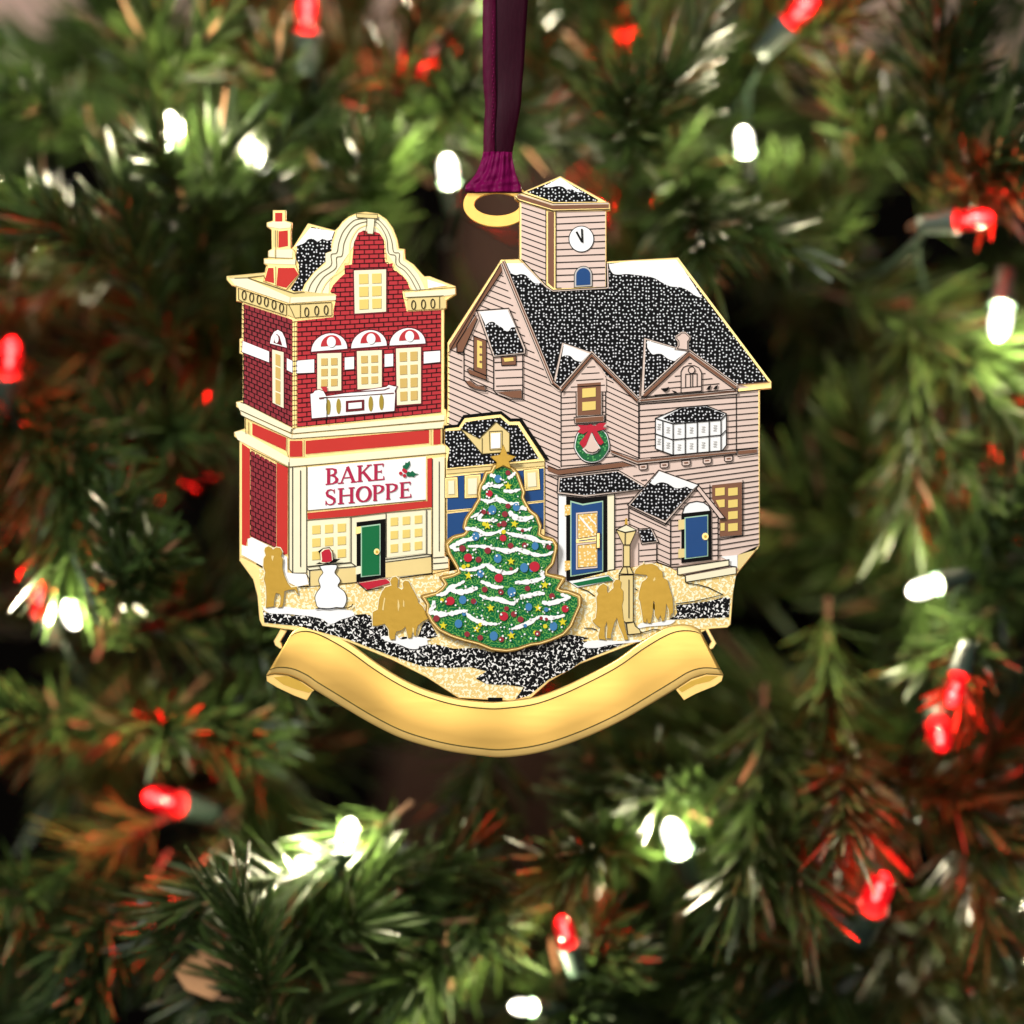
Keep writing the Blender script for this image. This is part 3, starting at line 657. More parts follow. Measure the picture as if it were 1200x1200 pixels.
# shop windows, door, mat
p = Piece(); window(p, pts('E 670,420 958,400 958,712 670,738'), 3, 3, 2.8, mx=.09, my=.12, gx=.11, gy=.10, outline=None); p.build('window', bake)
p = Piece(); window(p, pts('F 502,372 772,350 772,648 502,680'), 3, 3, 2.8, mx=.09, my=.10, gx=.12, gy=.12, outline=None); p.build('window', bake)
p = Piece()
p.prism(pts('F 288,432 490,408 490,818 288,858'), 'slot_shade', 2.8)
p.prism(pts('F 282,465 325,460 325,505 282,517'), 'brass', 3.6); p.prism(pts('F 282,742 325,740 325,790 282,800'), 'cream', 3.6)
p.prism(pts('F 318,460 456,442 456,803 318,818'), 'green_line', 4.0); p.prism(pts('F 326,468 448,452 448,797 326,809'), 'green', 4.8)
dr = p.build('door', bake, 'green shop door on a black surround painted as shade')
p = Piece(); p.prism(ell(*pts('F 430,638')[0], 3.3, 3.6), 'brass', 6.6); p.prism(ell(*pts('F 432,640')[0], 1.6, 1.8), 'banner_under', 7.4); p.build('door_knob', dr)
p = Piece(); a = pts('F 300,860 495,830 530,856 362,906'); p.prism(offset(a, 0.9), 'cream', 4.2); p.prism(a, 'crimson', 5.0); p.line(offset(a, 1.2), 'maroon', 4.9, 0.5, closed=True); p.build('doormat', bake)
# sign with lettering
p = Piece(); p.prism(pts('E 665,45 F 775,-30 775,272 E 665,348'), 'snow', 3.0); p.line(pts('E 660,45 660,352 F 778,276'), 'ink_olive', 3.8, 0.8)
def put(gl, x, y, hh, wd, shear):
    """gl: list of strokes in unit space: ('l',[(x,y)..],[w..]) lines; x,y is the foot of the glyph"""
    for st, wl in gl:
        q = [(x+u*wd, y-v*hh+u*wd*shear) for u, v in st]
        p.line(q, 'text_red', 3.9, [k*hh for k in wl])
TK, TN, SF = 0.19, 0.085, 0.075
def serif(x, y, wv=0.17): return ([(x-wv, y), (x+wv, y)], [SF, SF])
def stem(x): return ([(x, 0), (x, 1)], [TK, TK])
GL = {
 'B': [stem(.24), ([(.0, .965), (.3, .965), (.55, .95), (.78, .86), (.80, .72), (.70, .60), (.3, .53)], [SF, .07, .08, .16, .17, .12, .07]), ([(.0, .035), (.3, .035), (.58, .05), (.86, .15), (.90, .30), (.76, .46), (.5, .53)], [SF, .07, .08, .17, .19, .12, .06])],
 'A': [([(.14, .03), (.50, .97)], [TN, TN]), ([(.50, 1.0), (.86, .03)], [TK, TK]), ([(.25, .33), (.70, .33)], [.07, .07]), serif(.12, .035), serif(.86, .035)],
 'K': [stem(.2), serif(.2, .965), serif(.2, .035), ([(.24, .45), (.78, .96)], [TN, TN]), ([(.40, .60), (.85, .03)], [TK, TK]), serif(.86, .035, .16), serif(.78, .965, .15)],
 'E': [stem(.24), ([(.02, .965), (.9, .965)], [SF, SF]), ([(.02, .035), (.95, .035)], [SF, SF]), ([(.24, .52), (.72, .52)], [SF, SF]), ([(.87, .80), (.89, .98)], [.05, .09]), ([(.92, .23), (.95, .02)], [.05, .09]), ([(.72, .42), (.72, .62)], [.05, .05])],
 'S': [([(.86, .74), (.78, .90), (.55, .97), (.28, .93), (.16, .78), (.24, .62), (.55, .50), (.84, .36), (.88, .20), (.74, .06), (.45, .02), (.20, .09), (.08, .28)], [.05, .06, .07, .10, .15, .17, .20, .18, .14, .09, .07, .06, .05]), ([(.85, .72), (.86, .98)], [.06, .05]), ([(.09, .30), (.07, .02)], [.06, .05])],
 'H': [stem(.2), stem(.8), ([(.2, .52), (.8, .52)], [.08, .08]), serif(.2, .965), serif(.2, .035), serif(.8, .965), serif(.8, .035)],
 'O': [([(.5+.40*math.sin(t), .5+.46*math.cos(t)) for t in [2*math.pi*i/20 for i in range(21)]], [.08+.13*abs(math.sin(2*math.pi*i/20)) for i in range(21)])],
 'P': [stem(.24), serif(.24, .035), ([(.02, .965), (.3, .965), (.6, .95), (.86, .84), (.88, .70), (.76, .56), (.5, .47), (.28, .47)], [SF, .07, .08, .17, .18, .12, .07, .07])]}
ft = lambda u, v: (370+u/6, 540+v/6)
for ch, u0, u1, v in (('B', 70, 158, 170), ('A', 162, 285, 162), ('K', 288, 402, 150), ('E', 404, 484, 140)):
    x, y = ft(u0, v); put(GL[ch], x, y, 19.3, (u1-u0)/6, -0.085)
for ch, u0, u1, v in (('S', 66, 142, 314), ('H', 152, 278, 306), ('O', 282, 394, 294), ('P', 397, 482, 283), ('P', 487, 578, 274), ('E', 588, 674, 264)):
    x, y = ft(u0, v); put(GL[ch], x, y, 18.6, (u1-u0)/6, -0.085)
for q in ('F 615,62 612,35 628,28 632,12 645,15 660,0 665,25 655,45 640,62', 'F 640,85 655,75 665,82 680,70 700,88 722,92 700,102 690,115 675,110 655,112 640,105'): p.prism(pts(q), 'holly', 4.0)
for (x, y) in pts('F 598,88 620,66 632,75 625,105'): p.prism(ell(x, y, 2.1, 2.1, 12), 'crimson', 4.4)
p.build('shop_sign', bake)

# ---- clapboard house
hs = Piece()
hout = (pts('G 490,240 820,100 1170,293 1172,340 1142,347 1145,697') + pts('J 0,30 365,10 1097,988 1095,1038 1007,1047') + pts('N 1138,665 960,885 850,1100 100,1200') + pts('O 700,1200 400,1100 400,500 182,480 182,180') + pts('H 145,900 145,428 G 402,685 530,680 530,283 498,262'))
hs.plate(hout, 'brass', -0.6, 12, 'brass_edge')
pinkp = (pts('G 545,290 1135,345 1135,705') + pts('J 840,1000 990,1050') + pts('N 1128,660 950,870 860,1000 200,1150') + pts('O 720,1150 420,1100 420,500 200,470') + pts('H 160,940 160,480 G 405,715 545,715'))
Hh = hs
Hh.prism(pinkp, 'pink', 0.8)
CL = []
side = pts('G 408,770 H 660,330 870,705 940,768')+pts('K 200,145 200,803')+pts('M 105,150 105,690')+pts('O 600,1150 420,1000 420,480 200,180')+pts('H 150,940 150,500 205,455 345,205')
def clap(poly, x0, x1, ya, yb, s0, s1, step, holes=()):
    """weatherboard lines: left end height from ya to yb, slope s0 -> s1"""
    segs = []; n = int(abs(yb-ya)/step)
    for k in range(n+1):
        t = k/max(n, 1); y = ya+(yb-ya)*t; s = s0+(s1-s0)*t
        segs += clip((x0, y), (x1, y+(x1-x0)*s), poly)
    return segs
dorm = pts('H 340,235 575,185 695,470 690,510 675,515 675,825 590,820 470,765 410,765 340,755 262,690 262,480 210,495 215,440')
out = []
for a, b_ in clap(side, 520, 660, 275, 640, 0.38, 0.50, 7.3):
    n = 24; run = None
    for k in range(n):
        u = [(a[j]+(b_[j]-a[j])*k/n) for j in (0, 1)]; v = [(a[j]+(b_[j]-a[j])*(k+1)/n) for j in (0, 1)]
        if inside((u[0]+v[0])/2, (u[1]+v[1])/2, dorm):
            if run: out.append(run); run = None
        else: run = (run[0], tuple(v)) if run else (tuple(u), tuple(v))
    if run: out.append(run)
Hh.lines(out, 'ink', 1.5, 0.85)
fm = pts('K 203,150 I 395,960 K 592,5 595,410 620,640 750,755 205,803')
Hh.lines(clap(fm, 650, 735, 420, 560, -0.06, -0.07, 6.6), 'ink', 1.5, 0.8)
ang = pts('K 597,10 885,235 887,728 640,640 597,400')
Hh.lines(clap(ang, 705, 752, 442, 530, 0.47, 0.47, 6.7), 'ink', 1.5, 0.8)
fr = pts('L 60,212 820,145 985,118 N 1130,175 1130,660 880,740 420,830 440,790 K 1180,1180 880,1060 K 887,840 700,800 740,790 L 60,690 60,640')
fr1 = pts('L 62,225 990,120 990,580 L 62,650')
Hh.lines(clap(fr1, 748, 892, 474, 545, -0.075, -0.10, 6.6), 'ink', 1.5, 0.8)
fr2 = pts('L 985,600 N 1130,175 1130,650 815,745 810,450 660,195 L 210,735 105,828 K 960,950 730,826 875,800 L 60,695 830,620')
Hh.lines(clap(fr2, 725, 892, 560, 690, -0.13, -0.17, 6.4), 'ink', 1.5, 0.8)
fr3 = pts('K 1180,1180 1000,1000 700,830 860,850 K 930,810')
mw = pts('M 600,290 800,275 715,390 720,560 700,560 620,600 665,740 665,940 600,955')
Hh.lines(clap(mw, 715, 765, 585, 672, -0.11, -0.11, 6.5), 'ink', 1.5, 0.8)
for q in ('K 205,145 205,803', 'K 597,5 597,410', 'K 887,235 887,728', 'L 60,205 60,650', 'L 818,140 818,620', 'M 103,150 103,690', 'H 262,480 262,690', 'M 600,290 600,955'): Hh.line(pts(q), 'ink', 1.8, 0.8)
# roof
roof = pts('G 425,712 1135,712')+pts('J 0,45 358,28 1068,985 832,1008 455,740 100,640 60,1075')+pts('K 885,195 600,-5')+pts('I 400,930 150,830')+pts('H 890,705 870,690')
Hh.prism(roof, 'roof_black', 2.0)
s_ = spline(pts('J 552,328 500,312 440,270 380,245 310,240 250,215 180,175 110,158 40,150 -20,142'), 4)+spline(pts('I 690,235 640,240 590,232 560,190 550,147'), 4)
Hh.prism(s_+pts('J 0,40 358,28'), 'snow', 2.8)
Hh.prism(pts('G 425,712 560,712 690,845')+spline(pts('G 670,855 635,850 605,822 575,795 540,788 510,795 478,785'), 4), 'snow', 2.8)
Hh.line(pts('J 355,20 1085,990'), 'brass', 3.0, 2.6)
# bargeboards of the big gable
Hh.prism(pts('G 403,712 410,765 225,1045 H 205,458 160,486 157,448'), 'brown', 1.8)
Hh.line(pts('G 408,702 H 152,505'), 'ink', 2.4, 0.7)
Hh.line(pts('G 410,770 H 345,208'), 'ink', 2.6, 0.9)
for dx, m, ww in ((0, 'pink_line', 6.4), (-1.6, 'ink', 0.8), (2.6, 'ink', 0.8), (0.6, 'brown', 1.6)):
    q = pts('G 413,700 H 885,715 940,758')
    Hh.line([(x+dx, y-dx*0.45) for x, y in q], m, 3.0 if m == 'pink_line' else 3.6, ww)
Hh.line(pts('G 408,690 400,712'), 'brass', 3.8, 2.2)
# cornice and belt
Hh.prism(pts('L 55,180 830,103 830,140 55,215'), 'pink_line', 2.6)
Hh.line(pts('K 880,238 L 60,212 830,145'), 'ink', 3.3, 0.8); Hh.line(pts('L 70,178 830,103 830,145'), 'ink', 3.3, 0.8); Hh.line(pts('L 68,196 825,122'), 'brown', 3.4, 1.8)
Hh.prism(pts('L 832,105 1090,75 1090,95 835,128'), 'brass', 2.7); Hh.line(pts('L 832,128 1000,112'), 'ink', 3.4, 0.8); Hh.line(pts('J 835,1005 1080,985'), 'brown', 3.4, 1.0)
Hh.prism(pts('K 88,795 178,832 745,762 835,792 180,872 88,835'), 'brown', 2.2); Hh.line(pts('K 85,790 178,828 745,757 860,797'), 'ink', 2.9, 0.8); Hh.line(pts('M 20,118 105,135'), 'ink', 2.9, 0.8); Hh.line(pts('K 180,878 740,808'), 'ink', 2.9, 0.8)
Hh.prism(pts('K 640,655 870,745 890,768 L 62,668 822,590 822,612 62,692 K 878,785 640,680'), 'pink_line', 2.4)
Hh.line(pts('K 640,655 885,738 L 60,650 822,578 822,618'), 'ink', 3.1, 0.8); Hh.line(pts('K 640,685 875,780 L 60,692 822,612'), 'ink', 3.1, 0.8); Hh.line(pts('K 645,668 880,760 L 62,672 815,600'), 'brown', 3.2, 1.9)
Hh.prism(pts('L 832,590 977,577 980,602 835,617'), 'brown', 2.4); Hh.line(pts('L 825,585 980,570'), 'ink', 3.0, 0.8); Hh.line(pts('L 828,635 990,612'), 'ink', 3.0, 0.8)
for (x, y) in pts('L 90,715 255,700 425,683 590,667 757,650'):
    q = [(x-4.8, y-2.6), (x+4.8, y-3.4), (x+4.8, y+1.6), (x+2.8, y+3.1), (x-3.6, y+3.4), (x-4.8, y+2)]
    Hh.prism(q, 'pink', 2.4); Hh.line(q, 'ink', 3.0, 0.8, closed=True); Hh.line([(x-2.4, y+0.1), (x+2.4, y-0.4)], 'brown', 3.2, 1.6)
# base snow on the right
Hh.prism(pts('N 830,748 960,735 960,835 890,820 880,775'), 'snow', 2.4); Hh.prism(pts('N 965,735 1120,690 1125,662 958,870'), 'cream_dark', 2.2)
house = Hh.build('clapboard_house', orn)

# small gabled dormers
p = Piece()      # middle dormer
p.prism(pts('H 950,425 1155,495 945,765 885,720'), 'pink_line', 3.0); p.line(pts('H 950,425 1155,495 945,765 885,720'), 'ink', 3.8, 0.7, closed=True)
p.prism(pts('H 962,440 1145,508 945,745 905,712'), 'roof_black', 4.0)
p.prism(spline(pts('H 1088,565 1060,560 1035,550 1010,525 975,520 950,530'), 4)+pts('H 965,440 1145,508'), 'snow', 4.6)
p.prism(pts('H 1160,530 K 600,20 600,140 205,140'), 'pink', 3.2)
gab = pts('H 1160,560 K 590,50 590,140 260,140')
p.lines(clap(gab, 655, 712, 425, 462, -0.06, -0.06, 6.4), 'ink', 3.8, 0.8)
for off, m, ww, h in ((0, 'pink_line', 5.6, 4.2), (1.3, 'brown', 2.4, 5.0), (3.6, 'ink', 0.8, 5.2), (-1.8, 'ink', 0.8, 5.2)):
    q = [(x, y+off) for x, y in pts('H 945,760 1160,512 K 875,213')]
    p.line(q, m, h, ww)
p.line(pts('K 870,190 883,213 K 925,185 L 820,118'), 'ink', 5.4, 0.5)
p.build('dormer', house)
p = Piece()      # left dormer on the side wall
p.prism(pts('H 262,470 410,300 470,530 675,515 675,770 470,765 262,690'), 'pink', 2.2)
p.prism(pts('H 345,240 352,262 262,480 250,495 212,495 212,440'), 'brown', 3.0); p.line(pts('H 345,225 212,440 212,497 258,497 262,480 360,262'), 'ink', 3.6, 0.9)
lf = pts('H 262,480 370,262 470,530 470,765 262,690'); p.lines([s for s in clap(lf, 540, 580, 380, 452, 0.45, 0.45, 6.4) if True], 'ink', 3.0, 0.8)
rf = pts('H 472,535 673,520 673,762 490,765'); p.lines(clap(rf, 575, 615, 425, 462, -0.04, -0.04, 7.5), 'ink', 3.0, 0.8)
p.line(pts('H 262,480 262,690 290,725'), 'ink', 3.4, 0.8); p.line(pts('H 470,530 470,765 500,795 590,828 675,828 675,515'), 'ink', 3.4, 0.9)
p.prism(pts('H 500,778 665,768 668,820 595,815 540,792'), 'brown', 3.4); p.line(pts('H 480,768 665,760'), 'ink', 3.9, 0.8)
p.prism(pts('H 275,702 305,697 350,735 402,738 412,765 345,752 300,732'), 'brown', 3.4); p.line(pts('H 268,695 300,738 345,762 418,775 418,738 355,728 305,690'), 'ink', 3.9, 0.7)
a = pts('H 352,205 577,188 695,472 692,508 468,532'); p.prism(a, 'pink_line', 3.4); p.line(a, 'ink', 4.2, 0.8, closed=True)
p.prism(pts('H 372,215 568,200 682,478 680,498 476,520'), 'roof_black', 4.4)
p.prism(spline(pts('H 625,322 595,325 578,348 555,348 530,325 500,308 470,285 440,288 415,308'), 4)+pts('H 370,212 568,198'), 'snow', 5.2)
dm = p.build('dormer', house)
p = Piece(); p.prism(pts('H 328,380 422,412 422,665 328,628'), 'ink', 3.6); p.prism(pts('H 334,390 417,418 417,657 334,623'), 'brown', 4.2); p.prism(pts('H 355,412 390,425 390,612 355,602'), 'pane', 5.0)
for y in (460, 515, 565): p.prism(ell(*pts('H 380,%d' % y)[0], 1.7, 1.4, 10), 'brown', 5.5)
p.prism(pts('H 290,615 415,662 418,690 300,648'), 'brown', 5.0); p.line(pts('H 285,618 300,652 420,695 420,665 300,612'), 'ink', 5.6, 0.7, closed=True); p.build('window', dm) if False else p.build('window', house)
p = Piece(); p.prism(pts('H 520,530 632,522 632,590 525,594'), 'ink', 3.6); p.prism(pts('H 526,534 626,528 626,584 530,588'), 'brown', 4.2); p.prism(pts('H 540,540 608,535 612,558 548,565'), 'pane', 5.0); p.build('window', house)

p = Piece()      # right gable
a = pts('J 95,635 450,742 90,1095 70,1095'); p.prism(a, 'pink_line', 3.0); p.line(a, 'ink', 3.8, 0.7, closed=True)
p.prism(pts('J 112,655 435,748 95,1070'), 'roof_black', 4.0)
p.prism(spline(pts('J 335,822 300,812 270,795 235,768 200,765 165,770 140,745 122,715'), 4)+pts('J 122,662 430,750'), 'snow', 4.6)
a = pts('J 450,760 818,1030 818,1050 100,1100'); p.prism(a, 'pink', 3.2)
g2 = pts('J 455,830 735,1035 175,1090'); p.lines(clap(g2, 765, 855, 430, 470, -0.09, -0.09, 6.3), 'ink', 4.0, 0.8)
for off, m, ww, h in ((0.6, 'pink_line', 7.0, 4.4), (1.7, 'brown', 3.2, 5.0), (4.7, 'ink', 0.8, 5.2), (-2.0, 'ink', 0.8, 5.2)):
    p.line([(x, y+off) for x, y in pts('J 95,1085 450,755 815,1020')], m, h, ww)
a = pts('J 385,1070 385,905 405,870 435,858 490,858 525,875 545,915 545,1055'); p.prism(a, 'pink', 5.4); p.line(a, 'ink', 6.2, 0.8, closed=True); p.line(pts('J 385,1032 545,1018'), 'ink', 6.4, 0.7)
p.line(pts('J 420,1030 420,925 510,920 510,1020'), 'ink', 6.5, 0.7); p.line(pts('J 458,920 458,1028'), 'ink', 6.6, 0.7); p.line(pts('J 475,920 475,1026'), 'ink', 6.6, 0.7)
p.prism(ell(*pts('J 467,893')[0], 3.8, 4, 16), 'pink', 6.6); p.line(ell(*pts('J 467,893')[0], 3.8, 4, 16), 'ink', 7.3, 0.8, closed=True)
for q in ('J 232,1042 262,1035 292,1022 285,1050 258,1064 245,1052', 'J 312,1050 345,1058 362,1075 335,1072', 'J 582,1045 600,1018 622,1010 610,1045', 'J 635,1042 652,1018 674,1008 665,1040'): p.prism(pts(q), 'ink', 5.6)
a = pts('J 355,725 370,700 368,665 352,650 352,630 372,620 390,603 415,603 435,620 450,635 450,655 436,668 436,735'); p.prism(offset(a, 1.3), 'pink_line', 4.6); p.line(offset(a, 1.6), 'ink', 4.5, 0.6, closed=True); p.prism(a, 'pink', 5.4); p.line(a, 'ink', 5.9, 0.6, closed=True)
p.build('gable', house)

# bay window
p = Piece()
a = pts('L 185,335 385,250 580,236 740,298 740,545 708,587 322,622 185,572')
p.prism(a, 'snow', 3.2); p.line(a, 'ink', 4.0, 0.9, closed=True)
p.prism(pts('L 245,333 390,256 578,243 722,300 692,345 330,372'), 'roof_black', 4.0); p.line(pts('L 185,335 325,378 698,348 740,300'), 'ink', 4.6, 0.9)
for q in ('L 243,352 243,590', 'L 323,378 323,622', 'L 418,372 418,612', 'L 512,364 512,604', 'L 605,356 605,596', 'L 697,348 697,588', 'L 185,455 320,502 700,466 740,425'): p.line(pts(q), 'ink', 4.8, 0.9)
for q in ((212, 400), (283, 425), (370, 435), (465, 427), (558, 420), (650, 410), (212, 515), (283, 545), (370, 560), (465, 550), (558, 543), (650, 535)):
    (x, y), = pts('L %d,%d' % q); p.line([(x-1.8, y-3), (x+1.8, y-3), (x-1.8, y), (x+1.8, y), (x-1.8, y+3), (x+1.8, y+3)], 'grey_light', 4.4, 0.6)
p.build('bay_window', house)
# middle window
p = Piece(); a = pts('K 348,75 555,60 555,343 350,352'); p.prism(offset(a, 1.3), 'pink_line', 2.4); p.line(offset(a, 1.5), 'ink', 2.8, 0.8, closed=True); p.prism(a, 'brown', 3.4)
p.prism(pts('K 392,117 510,107 510,186 392,197'), 'pane', 4.2); p.prism(pts('K 392,236 510,226 510,300 392,312'), 'pane', 4.2)
a = pts('K 330,378 578,358 578,400 335,415'); p.prism(offset(a, 1), 'pink_line', 3.2); p.line(offset(a, 1.2), 'ink', 3.5, 0.8, closed=True); p.prism(a, 'brown', 4.0); p.build('window', house)
# lower right window
p = Piece(); a = pts('N 762,190 995,165 995,578 822,592 822,460 858,445 762,300'); p.prism(a, 'brown', 2.6); p.line(pts('N 1003,150 1003,583 815,605'), 'ink', 2.9, 0.8); p.line(pts('N 745,185 745,300'), 'ink', 2.9, 0.8)
for c0, c1 in ((787, 860), (888, 962)):
    for r0, r1 in ((215, 275), (308, 368), (398, 458), (492, 552)):
        sl = -0.1
        q = [(c0, r0), (c1, r0+sl*(c1-c0)), (c1, r1+sl*(c1-c0)), (c0, r1)]
        if c0 == 787 and r0 > 380:
            if r0 < 420: continue
            q[0] = (828, r0-4); q[3] = (828, r1-4)
        if c0 == 787 and r0 == 308: q[3] = (820, r1-4); q[0] = (790, r0)
        p.prism(pts('N '+' '.join('%f,%f' % k for k in q)), 'pane', 3.4)
p.build('window', house)
# wreath
p = Piece(); cx, cy = pts('K 477,605')[0]
rim = [(cx+(20.3+0.5*math.sin(7*t))*math.cos(t), cy+21.5*math.sin(t)) for t in (2*math.pi*i/32 for i in range(32))]
p.prism(offset(rim, 1), 'ink', 2.6); p.prism(rim, 'snow', 3.4); p.prism(offset(rim, -1), 'wreath_green', 4.2)
random.seed(3)
for i in range(40):
    t = random.uniform(0, 6.28); r = random.uniform(12.5, 18); p.prism(ell(cx+r*math.cos(t), cy+r*math.sin(t)*1.03, 1.3, 1.0, 8, random.random()*3), 'wreath_light', 4.7)
hole = pts('K 470,500 500,570 545,640 520,675 480,690 430,680 400,650 440,590'); p.prism(offset(hole, 0.7), 'snow', 5.4); p.prism(hole, 'pink', 6.2); p.line(pts('K 415,650 440,672 480,680 520,668 540,645'), 'ink', 6.8, 0.9)
wr = p.build('wreath', house)
p = Piece(); p.prism(pts('K 465,430 430,440 350,435 375,465 350,500 400,515 445,490 365,595 400,640 425,615 468,505 480,500 530,600 555,612 580,590 520,490 560,480 605,470 575,455 600,418 540,420 500,445'), 'crimson', 7.2); p.build('wreath_bow', house)

# clock tower
p = Piece()
tower = pts('G 545,285 600,275 1138,345 1138,880 775,895 725,865 545,683'); p.plate(offset(pts('G 535,262 1142,345 1142,888 772,905 722,880 535,685'), 0.6), 'brass', 3.2, 4)
p.prism(pts('G 545,283 716,340 716,862 545,683'), 'pink', 4.0); p.prism(pts('G 790,350 1136,345 1136,876 790,890'), 'pink', 4.0)
p.lines(clap(pts('G 547,283 716,340 716,860 547,683'), 610, 640, 236, 345, 0.33, 0.42, 6.75), 'ink', 4.7, 0.85)
p.lines(clap(pts('G 792,352 1134,347 1134,876 792,888'), 651, 711, 255.3, 338, -0.045, -0.03, 6.9), 'ink', 4.7, 0.85)
p.prism(pts('G 733,350 775,353 775,888 733,850'), 'brown', 4.4)
for q in ('G 718,330 718,865 768,902 1145,880', 'G 788,350 788,890', 'G 545,683 718,865', 'G 1142,700 1142,880'): p.line(pts(q), 'ink', 5.0, 0.8)
p.line(pts('G 1150,715 1155,885 770,908 715,875 560,715'), 'pink_line', 4.6, 1.2)
p.build('tower', house)
p = Piece()
p.plate(pts('G 490,240 820,100 1170,293 1172,340 770,350 730,345 498,262'), 'brass', 5.6, 4)
p.prism(pts('G 580,212 820,115 1085,268 1075,282 775,284'), 'roof_black', 6.4)
p.prism(spline(pts('G 972,215 935,213 900,195 862,195 838,178 800,172 750,180 695,180'), 4)+pts('G 820,112'), 'snow', 7.2)
p.prism(pts('G 512,236 535,236 762,308 1160,300 1160,326 768,335 520,258'), 'brown', 6.6)
for q in ('G 545,218 772,294 1150,290', 'G 500,245 530,275 768,345 1165,335'): p.line(pts(q), 'ink', 7.0, 0.8)
p.line(pts('G 525,228 765,302 1160,294'), 'pink_line', 7.0, 1.2)
p.build('roof', house)
p = Piece(); cx, cy = pts('G 967,543')[0]; p.prism(ell(cx, cy, 15, 15.6, 40), 'ink', 5.2); p.prism(ell(cx, cy, 14, 14.6, 40), 'snow', 6.0)
p.line(pts('G 932,492 970,562'), 'ink', 6.8, 1.9); p.line(pts('G 970,472 974,568'), 'ink', 7.4, 1.7); p.build('clock_face', house)
p = Piece(); a = pts('G 915,885 915,800')+arch(pts('G 915,800')[0], pts('G 1045,795')[0], 11)[1:-1]+pts('G 1045,795 1045,878'); p.prism(a, 'ink', 5.2); p.prism(offset(a, -0.8), 'grey_light', 6.0); p.prism(offset(a, -2.6), 'blue', 6.8); p.build('tower_door', house)

# right porch
p = Piece()
p.prism(pts('N 112,350 400,485 440,440 540,330 655,200 808,450 808,772 440,828 330,790 330,640 190,560 110,520'), 'pink', 2.6)
p.lines(clap(pts('N 115,365 395,495 435,455 435,822 330,785 330,640 115,520'), 735, 787, 572, 668, 0.47, 0.42, 6.5), 'ink', 3.4, 0.8)
gf = pts('N 440,440 655,205 808,430 808,772 442,826')
hl = pts('N 500,455 530,400 560,325 640,300 720,330 760,400 762,780 500,815')
o2 = []
for a, b_ in clap(gf, 785, 842, 578, 668, -0.08, -0.08, 6.4):
    for k in range(16):
        u = tuple(a[j]+(b_[j]-a[j])*k/16 for j in (0, 1)); v = tuple(a[j]+(b_[j]-a[j])*(k+1)/16 for j in (0, 1))
        if not inside((u[0]+v[0])/2, (u[1]+v[1])/2, hl): o2.append((u, v))
p.lines(o2, 'ink', 3.4, 0.8)
for q in ('N 437,440 437,828', 'N 808,450 808,772', 'N 110,352 110,470', 'N 330,650 330,790 440,830 490,835'): p.line(pts(q), 'ink', 3.8, 0.9)
a = pts('N 100,345 345,72 660,188 398,490'); p.prism(a, 'pink_line', 4.2); p.line(a, 'ink', 5.0, 0.8, closed=True)
p.prism(pts('N 120,345 343,85 645,190 393,468'), 'roof_black', 5.2)
p.prism(spline(pts('N 610,222 585,215 560,202 530,210 500,215 465,210 435,190 405,175 370,168 335,175 310,190 278,172'), 4)+pts('N 348,82 648,190'), 'snow', 6.0)
a = pts('N 655,192 862,447 820,452 635,215'); p.prism(a, 'pink', 5.4); p.line(a, 'ink', 6.2, 0.9, closed=True)
p.line(pts('N 110,365 395,505 437,450'), 'ink', 4.0, 0.8)
a = pts('N 528,412 545,360 580,328 640,316 695,325 735,355 748,388'); p.prism(a, 'snow', 4.0); p.line(a, 'ink', 4.8, 0.9)
# low lean-to
a = pts('N 182,532 290,525 345,635 212,652'); p.prism(a, 'pink_line', 4.2); p.prism(pts('N 190,540 283,533 328,628 216,640'), 'roof_black', 5.0)
p.line(a, 'ink', 5.0, 0.7, closed=True); p.prism(pts('N 192,655 325,640 325,790 192,812'), 'pink', 3.2); p.lines(clap(pts('N 194,655 325,640 325,790 194,812'), 748, 770, 645, 665, -0.08, -0.08, 6.2), 'ink', 4.0, 0.8)
p.line(pts('N 190,640 190,820'), 'ink', 4.0, 0.8)
p.build('porch', house)
p = Piece(); p.prism(pts('N 522,412 757,388 760,772 522,798'), 'slot_shade', 4.8); p.prism(pts('N 498,463 555,456 555,532 498,540'), 'cream_dark', 5.6); p.prism(pts('N 498,690 555,685 555,752 498,760'), 'cream_dark', 5.6)
p.prism(pts('N 546,442 730,420 730,745 546,768'), 'green_line', 6.0); p.prism(pts('N 554,449 722,430 722,738 558,758'), 'blue', 6.8); p.prism(ell(*pts('N 707,590')[0], 3.8, 4.2), 'brass', 8.2); p.prism(ell(*pts('N 708,592')[0], 1.7, 1.9), 'banner_under', 8.8)
p.build('door', house, 'plain blue door with a round brass knob')
p = Piece()
for q in ('N 490,832 893,772 893,815 495,888', 'N 550,900 950,828 950,880 555,945'): p.prism(pts(q), 'cream', 5.2)
for q in ('N 490,832 893,772 893,820 950,828 950,882 555,948 550,895 490,888 490,832', 'N 555,890 893,822'): p.line(pts(q), 'ink', 6.0, 0.9)
p.build('steps', house)

